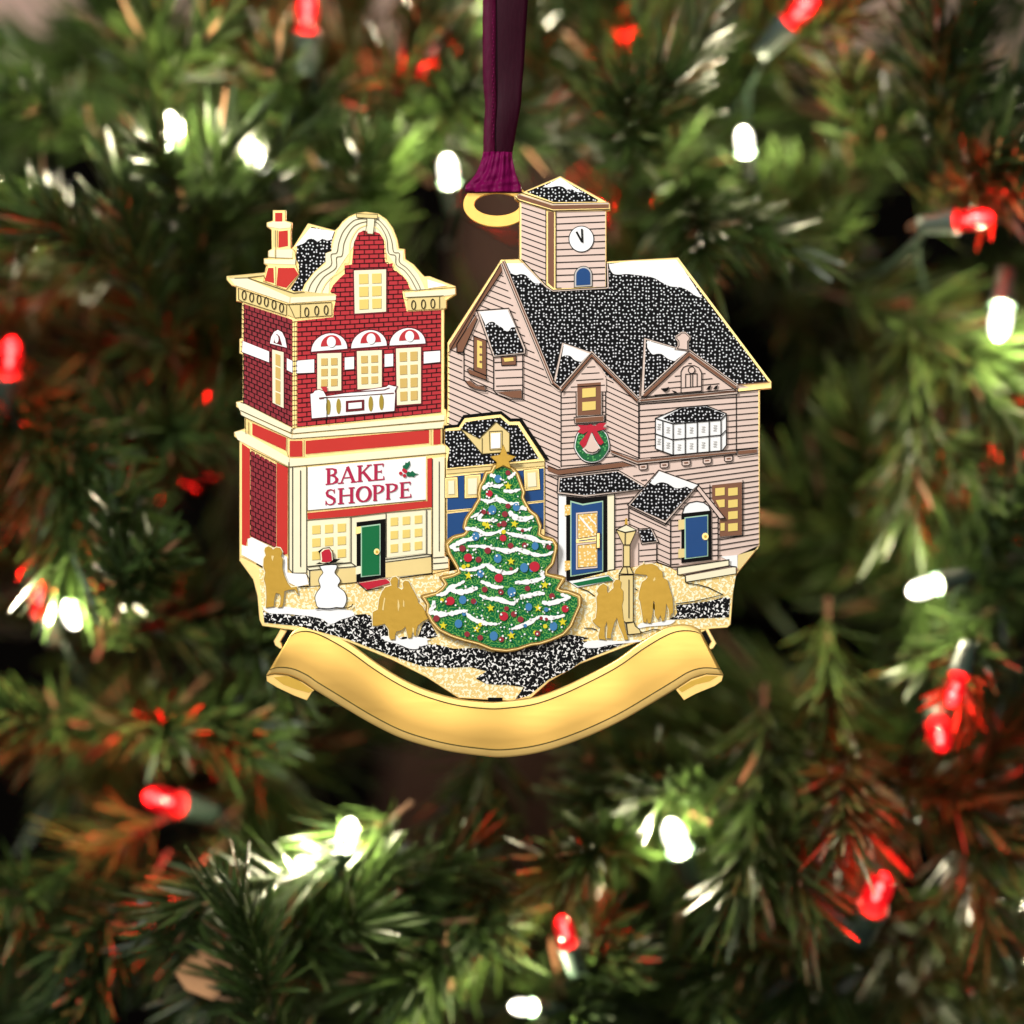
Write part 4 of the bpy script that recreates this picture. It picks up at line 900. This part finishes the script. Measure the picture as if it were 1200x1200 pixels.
# middle porch
p = Piece()
p.prism(pts('M 108,295 175,300 175,1040 105,1005'), 'snow', 2.4); p.prism(pts('M 538,300 597,296 597,952 538,962'), 'cream', 2.4)
p.line(pts('M 600,296 600,955 550,962'), 'ink', 3.2, 0.9); p.line(pts('M 104,295 104,1000'), 'ink', 3.2, 0.8)
a = pts('M 105,140 632,82 915,245 345,318 95,288'); p.prism(a, 'pink_line', 4.4); p.line(a, 'ink', 5.2, 0.8, closed=True)
p.prism(pts('M 122,152 628,95 878,243 340,300 110,272'), 'roof_black', 5.4)
p.build('porch', house)
p = Piece(); p.prism(pts('M 178,312 345,328 535,306 537,1012 180,1055'), 'slot_shade', 3.2); p.prism(pts('M 163,388 215,388 215,472 163,484'), 'glitter_gold', 4.0); p.prism(pts('M 163,878 215,878 215,955 163,968'), 'glitter_gold', 4.0)
p.prism(pts('M 212,350 320,378 500,350 500,970 212,1018'), 'green_line', 4.4); p.prism(pts('M 222,366 322,392 490,362 490,960 222,1005'), 'blue', 5.2)
for q in ('M 262,458 450,442 450,672 262,702', 'M 262,722 450,706 450,940 262,955'): p.prism(pts(q), 'pink_line', 6.0)
for q in ('M 275,470 443,455 443,660 275,688', 'M 275,742 443,722 443,925 275,942'): p.prism(pts(q), 'ink', 6.4)
for q in ('M 280,474 443,460 443,656 280,682', 'M 280,746 443,727 443,922 280,936'): p.prism(pts(q), 'glitter_gold', 7.0)
p.line(pts('M 300,498 412,632'), 'snow', 7.8, 2.2); p.line(pts('M 368,488 436,560'), 'snow', 7.8, 1.4); p.prism(pts('M 262,690 440,668 440,706 262,722'), 'brass', 7.0)
p.line(pts('M 285,704 430,686'), 'blue', 7.8, 1.0)
ddr = p.build('door', house, 'blue glazed door with two gold panes')
p = Piece(); a = pts('M 438,632 474,628 474,768 438,772'); p.prism(a, 'ink', 8.2); p.prism(offset(a, -0.8), 'brass', 9.0); p.build('door_handle', house)
p = Piece(); a = pts('M 195,1058 545,1005 598,1050 275,1112'); p.prism(offset(a, 0.5), 'ink', 5.4); p.prism(a, 'snow', 6.2); p.prism(pts('M 232,1075 548,1012 588,1050 278,1100'), 'green', 7.0); p.build('doormat', house)

# ---- blue house between them
p = Piece(1.5)
bo = pts('O 188,192 285,180 325,118 582,90 645,142 715,140 892,412 893,1060 350,1100 200,1080')
p.prism(pts('O 182,172 275,165 318,98 585,70 652,122 728,122 922,412 895,416 715,150 645,150 580,98 328,122 288,190 182,200'), 'slot_shade', 1.2)
p.plate(bo, 'brass', 1.6, 6, 'brass_edge')
p.prism(pts('O 188,212 298,205 305,190 332,150 398,138 578,115 638,168 700,168 850,405 690,425 205,472 205,430 222,335 188,300'), 'roof_black', 2.6)
p.prism(pts('O 200,488 885,428 885,452 200,512'), 'cream_dark', 2.4); p.line(pts('O 200,483 885,424'), 'ink_olive', 3.2, 0.8); p.line(pts('O 200,514 885,458'), 'ink_olive', 3.2, 0.6)
p.prism(pts('O 205,535 480,503 480,744 205,768'), 'blue', 2.4); p.prism(pts('O 680,493 883,472 883,696 680,716'), 'blue', 2.4)
p.prism(pts('O 205,792 400,770 400,950 205,980'), 'blue', 2.4); p.prism(pts('O 680,735 883,712 883,900 680,900'), 'blue', 2.4)
p.line(pts('O 195,780 400,758'), 'ink_olive', 3.2, 0.6); p.line(pts('O 770,715 885,702'), 'ink_olive', 3.2, 0.6)
blue = p.build('blue_shop', orn)
for q in ('O 198,548 268,543 272,668 198,672', 'O 336,532 430,524 428,668 336,674', 'O 752,492 840,484 848,612 758,622'):
    p = Piece(1.5); a = pts(q); p.prism(offset(a, 1.4), 'brass', 3.0); p.line(offset(a, 1.6), 'ink_olive', 3.3, 0.6, closed=True); p.prism(a, 'cream_dark', 3.6); p.prism(offset(a, -2.6), 'cream', 4.4); p.build('window', blue)
p = Piece(1.5); p.prism(pts('O 298,195 430,262 548,148 642,225 642,358 450,372'), 'cream_dark', 3.6)
for q in ('O 298,195 430,265 548,148 642,225 642,358 450,372 298,195', 'O 450,260 450,370', 'O 500,215 590,210 590,340 505,345 500,215'): p.line(pts(q), 'ink_olive', 4.4, 0.8)
p.prism(pts('O 512,228 578,224 578,330 512,335'), 'snow', 4.6); p.build('dormer', blue)

# ---- ground plate
p = Piece()
gout = pts('E 182,700 280,835 310,950 325,1120 345,1162 Q 500,893 560,930 U 430,208 640,295 800,375 950,472 1200,486 V 250,470 335,395 480,312 770,203 T 920,655 1150,637 1175,612 1205,240 N 960,880 900,850 560,900 440,835 330,795 190,822 M 600,958 545,970 190,1062 100,1040 P 700,500 400,600 F 935,770 820,798 500,835 290,862 E 600,890 520,860 350,748 190,668')
p.plate(gout, 'brass', 3.4, 14, 'brass_edge', ch=0.8)
walk = pts('E 325,745 355,750 520,860 600,892 1000,868 F 300,868 500,840 820,805 930,778 P 300,400 400,600 700,560 M 100,1045 190,1068 545,975 600,962 N 190,825 330,800 440,838 490,892 548,900 555,950 N 950,890 N 900,1170 T 1165,620 740,690 V 700,205 560,262 U 1180,470 950,462 U 780,340 460,200 T -2500,600 Q 215,830 210,700 190,560 160,420')
walk = pts('E 322,760 350,752 520,862 600,892 1000,868 F 300,868 500,840 820,805 932,778 P 300,400 400,600 700,560 M 100,1045 190,1068 545,975 600,962 N 190,825 330,800 440,838 490,892 548,900 555,950 948,893 900,1170 T 1160,612 940,640 800,690 V 770,190 V 480,300 340,380 240,458 U 1200,478 945,464 800,362 640,282 430,195 Q 520,850 225,830 205,700')
p.prism(walk, 'sidewalk', 4.0)
rl = pts('Q 215,715 240,735 310,745 400,735 470,762 520,750 620,762 720,785 800,835 900,790 1000,755 1110,745 1160,760 R 170,930 220,935 300,915 350,980 350,1070 300,1080 R 350,1100 440,1110 500,1060 700,1060 760,900 830,870 930,1050 850,1080 P 30,880 70,930 130,930 250,960 400,955 520,985 640,985 800,935 930,905 1060,860 1130,870 1200,885 T 0,740 120,745 340,755 T 330,765 0,905 V 430,340 330,385 240,460 175,478 V 215,420 130,408 U 1150,410 1080,405 1030,380 1080,345 1000,325 900,330 780,322 640,275 430,195 Q 520,850 225,820')
p.prism(rl, 'road', 4.8)
p.prism(pts('T 745,462 1000,430 1110,400 1168,402 1160,555 1000,560 740,572 690,570 740,545 755,520'), 'road', 4.8)
p.prism(spline(pts('Q 215,690 300,690 420,680 520,700 640,705 720,700 900,700 1000,720 1010,760 900,795 810,835 730,790 620,765 520,755 440,745 360,745 260,735'), 3, True), 'snow', 5.8)
p.prism(spline(pts('R 260,1060 360,1050 440,1040 500,1090 580,1080 680,1060 800,1080 850,1090 790,1110 720,1160 700,1200 600,1200 480,1150 400,1130 330,1110'), 3, True), 'snow', 5.8)
p.prism(spline(pts('T 60,740 200,735 330,740 420,730 480,742 340,758 220,772 120,795 20,785'), 3, True), 'snow', 5.8)
p.prism(spline(pts('T 470,600 560,600 640,585 700,575 740,580 700,610 620,620 520,628 450,640'), 3, True), 'snow', 5.8)
p.prism(pts('P 0,885 60,880 70,930 20,945 -60,900'), 'snow', 5.9)
for q in ('T 745,450 900,428 1112,378 1000,322 920,300 830,288', 'T -10,325 60,350 112,390', 'T 30,640 90,640 130,655', 'T 425,330 445,342', 'Q 160,305 205,335', 'T 475,675 520,665 570,648 630,655', 'R 0,430 90,515 300,485'): p.line(pts(q), 'ink', 6.2, 0.9)
for q in ('F 595,822 820,790', 'E 600,887 675,882'): p.line(pts(q), 'ink', 6.4, 0.8)
p.prism(pts('P 538,970 637,970 637,993 538,993'), 'slot_shade', 6.6); p.prism([(572, 817.2), (589, 817.2), (589, 821.2), (572, 821.2)], 'slot_shade', 6.6)
ground = p.build('snowy_street', orn)
# ---- street lamp
p = Piece()
def lp(q, m, h, ln=True):
    a = pts(q); p.prism(a, m, h)
    if ln: p.line(a, 'ink', h+0.7, 0.8, closed=True)
lp('T 358,595 418,590 428,622 462,650 472,680 370,690', 'cream_dark', 7.0); lp('T 302,225 412,222 412,590 360,600 302,560', 'cream_dark', 7.2); p.line(pts('T 378,260 378,560'), 'ink', 8.2, 0.8)
lp('M 675,930 735,930 766,995 640,992', 'cream_dark', 7.6); p.line(pts('M 705,930 715,992'), 'ink', 8.6, 0.7); lp('M 676,738 735,738 735,928 676,928', 'cream_dark', 7.4)
lp('M 612,605 690,630 790,612 735,738 675,738', 'cream_dark', 8.0); lp('M 615,603 702,560 796,608 692,628', 'cream', 8.4); p.line(pts('M 692,628 690,735'), 'ink', 9.4, 0.7)
p.prism(pts('M 688,560 692,515 700,500 710,512 716,562'), 'silhouette_gold', 8.8)
p.build('lamp_post', orn)
# ---- snowman
p = Piece(); sm = spline(pts('Q 720,320 855,310 864,345 848,382 885,425 895,462 876,500 930,545 952,605 942,660 915,695 860,690 800,700 700,692 676,645 668,595 690,545 715,508 700,452 715,412 738,382 722,350'), 3, True)
p.prism(sm, 'ink', 6.6); p.prism(offset(sm, -0.85), 'snow', 7.4); p.line(pts('Q 675,700 730,695 800,700 860,690 960,692 995,675 1005,655'), 'ink', 8.2, 0.9)
snm = p.build('snowman', orn)
p = Piece(); p.prism(pts('Q 675,308 720,285 712,215 697,195 745,165 800,158 828,195 835,262 897,262 850,292 780,305'), 'ink', 8.6); p.prism(pts('Q 712,290 722,270 718,205 745,172 800,168 822,200 828,270 800,292 740,300'), 'cream', 9.3); p.prism(pts('Q 730,285 735,265 728,205 760,180 798,175 815,210 820,280 770,292'), 'crimson', 10); p.build('hat', snm)
# ---- couples cut as flat golden outlines
def couple(q, slits, label):
    p = Piece(); a = pts(q); p.prism(offset(a, 0.9), 'cream', 6.0, 0.8); p.plate(a, 'silhouette_gold', 8.2, 3, ch=0.3)
    for s in slits: p.prism(pts(s), 'cream_dark', 8.5)
    p.build('couple_silhouette', orn, label)
couple('Q 235,165 262,150 290,163 302,180 330,160 365,165 385,200 376,240 390,265 385,340 400,400 430,470 462,512 510,505 525,560 515,568 490,530 440,535 405,545 400,600 395,650 385,685 345,688 365,660 370,600 360,570 330,562 315,620 310,680 240,690 245,600 240,500 222,440 235,380 218,330 222,260 240,230 228,190', ['Q 290,232 312,235 300,280 290,255'], 'flat gold couple kissing beside the brick wall')
couple('R 400,365 440,355 470,385 465,440 460,480 510,510 530,490 520,430 545,402 590,410 620,470 660,540 700,620 705,660 750,700 790,770 830,820 820,850 760,880 700,930 680,1000 680,1050 655,1050 650,990 635,1000 625,1070 585,1075 570,1020 550,940 540,960 500,990 450,1000 435,1040 430,1090 380,1095 365,1060 355,970 310,910 220,935 170,930 170,770 230,740 245,620 280,530 320,480 390,460 375,410',
       ['R 305,600 318,610 305,680 298,750 280,745', 'R 465,620 478,650 485,700 470,765 462,700', 'R 528,625 540,650 540,715 526,700', 'R 635,950 655,960 652,1010 638,1020'], 'flat gold couple arm in arm, one carrying a bag')
couple('T 150,310 180,292 210,310 210,350 215,365 260,325 255,290 275,262 300,258 320,280 315,325 335,350 335,420 325,460 335,560 360,680 375,728 345,732 335,700 300,620 285,560 265,600 240,690 240,722 205,718 210,640 205,590 190,640 190,700 200,732 145,724 140,700 155,640 120,615 95,590 95,578 120,560 130,480 125,400 140,370 125,350', [], 'flat gold couple walking in front of the lamp post')
couple('T 420,215 430,185 460,155 490,142 495,128 500,142 560,137 600,155 615,180 640,195 645,245 680,265 700,340 720,400 722,440 725,520 710,530 695,560 690,500 670,450 665,520 655,580 635,585 625,540 605,580 580,540 578,440 570,430 565,520 550,600 525,600 520,560 515,598 490,593 480,520 465,430 453,410 460,350 480,280 510,260 525,240 515,225 470,222', ['T 568,260 582,240 585,262 570,275'], 'flat gold couple sharing an umbrella')

# ---- Christmas tree plate, standing proud of the street
TH = 16
left = pts('O 545,470 525,510 490,515 470,570 450,600 440,650 445,690 415,740 400,770 375,800 350,840 340,885 362,915 330,950 255,970 218,1008 P 232,285 262,335 290,385 305,430 245,458 190,470 212,505 180,548 132,583 58,603 84,645 80,700 110,760 160,815 240,855 330,885 430,910 520,946')
right = pts('P 620,958 700,945 790,915 850,908 930,882 1010,845 1060,790 1085,730 1120,650 1118,600 1050,572 1000,565 960,545 1000,475 930,458 885,445 890,400 930,355 945,300 955,240 935,205 880,190 835,160 O 845,880 835,855 820,815 775,780 745,730 720,680 728,640 703,570 685,520 650,485 600,462')
tp = left+right
p = Piece(); p.plate(spline(offset(tp, 4.4), 3, True), 'tree_rim', TH-2, 5, 'brass_edge', ch=1.0); p.line(offset(tp, 2.1), 'brass', TH-1.7, 0.8, closed=True)
p.prism(tp, 'tree_green', TH)
ctree = p.build('christmas_tree', orn)
p = Piece()
def garland(s, w):
    q = spline(pts(s), 5); n = len(q); rr = random.Random(len(s))
    ws = [max(0.7, w*(0.35+0.75*math.sin(math.pi*min(1, (i+1)/(n)))**0.6)*(0.55+0.75*rr.random())) for i in range(n)]
    p.line(q, 'snow', TH+1.0, ws)
for s, ww in (('O 505,520 540,530 560,545', 4), ('O 630,545 660,525 685,500', 4), ('O 455,610 500,590 560,600 600,585', 4), ('O 455,620 480,600 500,570', 4), ('O 600,630 660,635 720,620', 4), ('O 440,690 500,705 560,690 640,720 710,715', 4.5),
             ('O 545,660 560,690 580,720', 3), ('O 370,820 430,790 460,770 430,830 500,840 560,838', 4.5), ('O 640,775 680,815 740,830 810,812', 6), ('O 690,760 740,750 760,770', 4.5), ('O 350,895 430,910 480,935 560,920 610,890', 4),
             ('O 630,930 700,945 790,960 870,990 940,990', 5), ('O 225,1030 280,1000 340,975 400,970', 5), ('O 370,970 400,950 470,940', 4), ('O 690,895 760,905 800,885', 3), ('P 225,235 270,265 300,250', 4), ('P 350,240 430,240 480,245 560,260 640,275 690,260 760,280 830,300 900,300 950,275', 5),
             ('P 290,395 360,405 430,390 480,370 540,405 600,425 650,425 700,405', 5), ('P 440,485 490,505 540,525 600,525', 4.5), ('P 130,582 190,570 230,530 280,510 330,482', 5), ('P 230,545 300,560 360,550 420,530', 6), ('P 680,495 760,490 820,480 885,460', 5), ('P 875,410 870,440 890,462', 4.5),
             ('P 430,580 490,605 560,610 620,630 670,640 700,610', 5.5), ('P 715,590 780,585 840,570 890,572', 5), ('P 870,630 920,640 1000,620 1070,598', 5), ('P 1000,575 1040,590 1070,602', 5), ('P 112,620 110,660 90,695 160,715 240,710 300,695 350,690', 6), ('P 330,700 380,745 440,770 500,782 560,785', 5),
             ('P 655,820 720,800 780,775 830,745 850,735', 5), ('P 840,735 920,742 980,735 1030,722', 5), ('P 330,115 400,120 440,130', 4), ('P 610,140 700,165 790,175 860,205 945,212', 4)):
    garland(s, ww*0.95)
p.build('snow_garland', ctree)
random.seed(11)
for nm, mat, items in (('red_bauble', 'crimson', 'O 500,650,4 632,505,3 632,738,3 610,795,3.5 602,862,3.6 462,780,2.8 P 597,182,4 650,235,3.4 748,232,3.2 918,245,3 312,255,3.8 490,270,3.8 352,320,5 425,333,3.5 818,382,6 567,462,5 468,542,3.4 583,560,3.2 768,535,3.2 940,588,3.4 228,622,5 390,625,3.2 1032,678,4.2 602,730,5.2 672,715,3.4 720,752,3.6 130,745,3.8 345,855,3.2 437,880,3.3 585,892,3.2 838,850,3.3'),
                       ('blue_bauble', 'blue_bauble', 'O 562,548,4.4 522,765,5 690,745,4.4 P 405,170,4.6 822,238,4.2 560,325,4.8 745,390,5 440,432,4.2 658,560,5.2 315,615,4.6 777,665,4.2 285,782,4.6 532,868,5 950,800,4.8'),
                       ('star_bauble', 'star_yellow', 'O 632,598,5 P 488,95,5.2 677,83,5 653,345,4.8 356,445,5.2 890,510,5.2 510,672,5 843,672,5 178,795,5 412,818,5 655,865,5.2 1015,770,5.2')):
    fr_ = 'O'
    for tk in items.split():
        if tk in FR: fr_ = tk; continue
        u, v, r = tk.split(','); (x, y), = pts(fr_+' '+u+','+v); r = float(r); p = Piece()
        if mat == 'star_yellow': p.prism(star(x, y, r, 0.42, random.uniform(-.2, .2)), mat, TH+2)
        elif mat == 'crimson':
            p.prism(ell(x, y, r, r, 14), 'brick_side' if r < 4 else 'crimson', TH+2)
        else: p.prism(ell(x, y, r*0.95, r*1.1, 14), mat, TH+2)
        p.build(nm, ctree)
rb = random.Random(17); k = 0
while k < 24:
    x = rb.uniform(510, 670); y = rb.uniform(565, 748)
    if not inside(x, y, offset(tp, -5)): continue
    p = Piece(); r = rb.uniform(1.9, 2.8); nm, mt = (('red_bauble', 'brick_side'), ('blue_bauble', 'blue_bauble'), ('gold_bauble', 'star_yellow'))[k % 3]
    p.prism(ell(x, y, r, r, 10), mt, TH+1.9); p.build(nm, ctree); k += 1
p = Piece(); random.seed(5); k = 0
while k < 210:
    x = random.uniform(505, 675); y = random.uniform(555, 752)
    if not inside(x, y, offset(tp, -3)): continue
    r = random.uniform(0.7, 1.35); p.prism(ell(x, y, r, r, 8), 'snow', TH+2.8); k += 1
p.build('beads', ctree)
p = Piece(); cx, cy = pts('O 600,405')[0]
p.plate(pts('O 598,305 628,375 690,392 640,428 655,480 600,455 545,482 552,432 505,392 575,378'), 'silhouette_gold', TH+4, 5, ch=0.5); p.build('tree_star', ctree)

# ---- scroll banner: a gently waving sheet
def resample(q, n):
    q = spline(q, 10); L = [0]
    for a, b_ in zip(q, q[1:]): L.append(L[-1]+math.dist(a, b_))
    out = []; j = 0
    for i in range(n+1):
        d = L[-1]*i/n
        while j < len(L)-2 and L[j+1] < d: j += 1
        t = (d-L[j])/max(L[j+1]-L[j], 1e-9); out.append((q[j][0]+(q[j+1][0]-q[j][0])*t, q[j][1]+(q[j+1][1]-q[j][1])*t))
    return out
N_ = 110
topc = resample(pts('U 165,168 205,137 260,130 330,153 440,213 560,300 680,375 800,430 940,471 1080,487 V 130,484 260,466 380,425 520,360 650,290 760,210 860,150 930,127 1000,130 1040,150'), N_)
botc = resample(pts('U 48,366 90,357 160,367 230,400 280,436 420,520 560,600 700,665 880,715 1050,740 V 130,746 300,722 480,665 650,590 800,505 925,430 1000,383 1070,362 1152,365'), N_)
def wave(t): return 9+3.6*math.cos(2*math.pi*(t-0.5)*1.15)+2.2*math.cos(2*math.pi*t*3.1+1.2)
ROW = [0, 0.004, 0.115, 0.35, 0.62, 0.855, 0.86, 1]
rows = [0, 0.03, 0.14, 0.3, 0.5, 0.7, 0.86, 0.97, 1]
ryo = [-0.9, -0.1, 0.1, 0.8, 1.2, 0.8, 0.1, -0.1, -0.6]
p = Piece()
for i in range(N_+1):
    t = i/N_; hz = wave(t)
    for f, yo in zip(rows, ryo):
        p.v.append((topc[i][0]*(1-f)+botc[i][0]*f, -(hz+yo), -(topc[i][1]*(1-f)+botc[i][1]*f)))
nr = len(rows); nb = (N_+1)*nr
for i in range(nb): x, y, z = p.v[i]; p.v.append((x, y+5, z))
for i in range(N_):
    for j in range(nr-1):
        a = i*nr+j
        m = 'banner_rim' if j in (0, 1, 6, 7) else 'banner_gold'
        p.face([a, a+1, a+nr+1, a+nr], m, True); p.face([nb+a, nb+a+nr, nb+a+nr+1, nb+a+1], 'brass_edge')
    a = i*nr; p.face([a, a+nr, nb+a+nr, nb+a], 'brass_edge'); a += nr-1; p.face([a, nb+a, nb+a+nr, a+nr], 'brass_edge')
for a0 in (0, N_*nr):
    for j in range(nr-1):
        a = a0+j; p.face([a, nb+a, nb+a+1, a+1] if a0 == 0 else [a, a+1, nb+a+1, nb+a], 'brass_edge')
def bline(f, i0, i1, wd, h=0.5):
    o = len(p.v); c = 0
    for i in range(i0, i1+1):
        t = i/N_; T = Vector(topc[i]); Bv = Vector(botc[i]); q = T.lerp(Bv, f); dn = (Bv-T).normalized()*wd/2; y = -(wave(t)+0.3+h)
        p.v.append(((q-dn).x, y, -(q-dn).y)); p.v.append(((q+dn).x, y, -(q+dn).y)); c += 1
    for k in range(c-1): a = o+2*k; p.face([a, a+1, a+3, a+2], 'ink_olive')
bline(0.125, 1, N_-1, 1.5); bline(0.862, 0, N_, 1.4)
ban = p.build('scroll_banner', orn)
for e, q, u in ((0, 'U 50,366 90,358 150,364 220,394 278,434 265,442 240,482 180,460 100,422 52,392', 'U 85,374 145,366 200,388 268,434 250,446 190,430 130,408'),
                (1, 'V 1150,362 1070,358 1000,380 925,430 965,482 1020,452 1110,415 1142,392', 'V 1125,368 1070,366 1000,390 938,428 955,444 1020,408 1085,392')):
    p = Piece(); p.plate(pts(q), 'banner_rim', 7.5, 6, 'brass_edge', ch=0.6); p.prism(pts(u), 'banner_under', 8.2)
    p.line(pts('V 925,430 1000,380 1070,357 1150,363' if e else 'U 50,366 90,357 150,363 220,393 280,434'), 'ink_olive', 9.2, 0.9)
    p.build('scroll_curl', orn)
p = Piece()   # connecting loops
p.plate(pts('Q 365,880 306,985 318,1022 360,1052 384,1052 380,1030 376,1005 366,990 425,895'), 'brass', 3.0, 8, 'brass_edge')
p.prism(pts('Q 425,893 452,900 400,1000 372,992'), 'slot_shade', 0.2, 3); p.build('connecting_loop', orn); p = Piece()
p.plate(pts('T 1000,640 1065,760 1040,800 1012,812 1000,790 1022,745 978,660 940,680 935,655'), 'brass', 3.0, 8, 'brass_edge')
p.prism(pts('T 940,668 975,655 1020,740 1002,762'), 'slot_shade', 0.2, 3)
p.build('connecting_loop', orn)

# ---- hanging ring
p = Piece(); n = 64; o = 0
for i in range(n):
    t = 2*math.pi*i/n
    for (rx, rz, y) in ((26.6, 13, -1.1), (27.1, 13.4, -1.5), (39.3, 25.9, -1.5), (39.8, 26.4, -1.1), (39.8, 26.4, 9), (26.6, 13, 9)):
        p.v.append((582.5+rx*math.cos(t), y, -(239.6+rz*math.sin(t))))
for i in range(n):
    for j in range(6): a = i*6; b_ = ((i+1) % n)*6; jj = (j+1) % 6; p.face([a+j, b_+j, b_+jj, a+jj], 'ring_gold', False)
p.build('hanging_ring', orn)

# ------------------------------------------------------------------ ribbon
def satin(name, c1, c2, k):
    m, nt, b = newmat(name); b.inputs['Roughness'].default_value = 0.5; b.inputs['Specular IOR Level'].default_value = 0.08; b.inputs['Sheen Weight'].default_value = 0.0; b.inputs['Sheen Tint'].default_value = lin(c2)
    tc = nt.nodes.new('ShaderNodeTexCoord'); n = nt.nodes.new('ShaderNodeTexNoise'); n.inputs['Scale'].default_value = 1; n.inputs['Detail'].default_value = 3
    mp = nt.nodes.new('ShaderNodeMapping'); mp.inputs['Scale'].default_value = (2200, 400, 700); nt.links.new(tc.outputs['Object'], mp.inputs[0]); nt.links.new(mp.outputs[0], n.inputs[0])
    mx = nt.nodes.new('ShaderNodeMix'); mx.data_type = 'RGBA'; mx.inputs[6].default_value = lin(c1); mx.inputs[7].default_value = lin(c2)
    nt.links.new(n.outputs['Fac'], mx.inputs[0]); nt.links.new(mx.outputs[2], b.inputs['Base Color'])
    bp = nt.nodes.new('ShaderNodeBump'); bp.inputs['Strength'].default_value = k; bp.inputs['Distance'].default_value = 0.0002; nt.links.new(n.outputs['Fac'], bp.inputs['Height']); nt.links.new(bp.outputs[0], b.inputs['Normal'])
satin('satin_dark', (34, 3, 16), (46, 6, 23), 0.2); satin('satin_mid', (54, 5, 28), (82, 12, 46), 0.6); satin('satin_bright', (80, 2, 46), (116, 8, 74), 0.8)
rib = bpy.data.objects.new('satin_ribbon', None); COL.objects.link(rib); rib.location = ((586-600)*S, 0, (600-226)*S); rib['wl'] = tuple(rib.location)
rib['label'] = 'dark plum satin ribbon looped through the gold ring above the ornament'; rib['category'] = 'ribbon'
def cloth(name, rowsp, mat, nx, yfun, th=1.0):
    """rowsp: list of (left point, right point); y by yfun(u, v)"""
    p = Piece(); n = len(rowsp)
    for side_ in (0, 1):
        for j, (a, b_) in enumerate(rowsp):
            for i in range(nx+1):
                u = i/nx; v = j/(n-1)
                p.v.append((a[0]*(1-u)+b_[0]*u, yfun(u, v)+side_*th, -(a[1]*(1-u)+b_[1]*u)))
    m = n*(nx+1)
    for j in range(n-1):
        for i in range(nx):
            a = j*(nx+1)+i; p.face([a, a+nx+1, a+nx+2, a+1], mat, True); p.face([m+a, m+a+1, m+a+nx+2, m+a+nx+1], mat, True)
        a = j*(nx+1); p.face([a, m+a, m+a+nx+1, a+nx+1], mat); a += nx; p.face([a, a+nx+1, m+a+nx+1, m+a], mat)
    a = (n-1)*(nx+1)
    for i in range(nx): p.face([a+i, m+a+i, m+a+i+1, a+i+1], mat)
    return p.build(name, rib)
def rr(L, Rr, n):
    L = spline(pts(L), n); Rr = spline(pts(Rr), n); return list(zip(L, Rr))
cloth('strand', rr('W 168,-60 165,120 172,300 178,420 185,540 180,660 178,790', 'W 385,-60 372,130 362,300 352,420 345,520 322,650 298,790', 5), 'satin_dark', 10, lambda u, v: 4-3*math.sin(u*3.0+0.4)-1.2*math.sin(v*9+u*2))
cloth('strand', rr('W 153,-60 153,120 153,300 155,420 165,530 158,650 155,790', 'W 218,-60 220,120 218,300 220,420 222,530 215,650 215,790', 5), 'satin_mid', 8, lambda u, v: -1.5-2.5*math.sin(u*3.1)-0.8*math.sin(v*8))
p = Piece()
for k in range(34):
    x, y = pts('W 205,%d' % (60+k*19))[0]; x += 0.9*math.sin(k*1.7); p.prism([(x-0.5, y-0.8), (x+0.6, y-0.5), (x+0.5, y+1.1), (x-0.6, y+0.8)], 'satin_bright', 4.4)
p.build('stitching', rib)
fl = rr('W 155,765 148,800 125,860 95,905 68,935 66,968', 'W 298,765 302,800 315,860 330,905 345,935 350,968', 6)
cloth('loop', fl, 'satin_bright', 30, lambda u, v: -1-15*math.sqrt(max(0,math.sin(math.pi*(0.02+0.96*u))))*(0.6+0.4*v)-(0.6+2.2*v)*math.sin(u*19+2*v)-1.3*math.sin(u*37+v*5)*(1-0.4*v)-0.8*math.sin(v*23+u*6))
p = Piece(); a = pts('W 64,955 349,955 349,972 64,972'); 
n = 26
for i in range(n+1):
    u = i/n; x = a[0][0]*(1-u)+a[1][0]*u
    for kk in range(6):
        t = math.pi*kk/5; p.v.append((x, -4+ -5*math.sin(t)-1.5*math.cos(u*12), -(224.3-2.2*math.cos(t))))
for i in range(n):
    for kk in range(5): b_ = i*6+kk; p.face([b_, b_+6, b_+7, b_+1][::-1], 'satin_mid', True)
p.build('fold', rib)
# ------------------------------------------------------------------ tidy
for o in bpy.data.objects:
    if 'wl' in o: del o['wl']
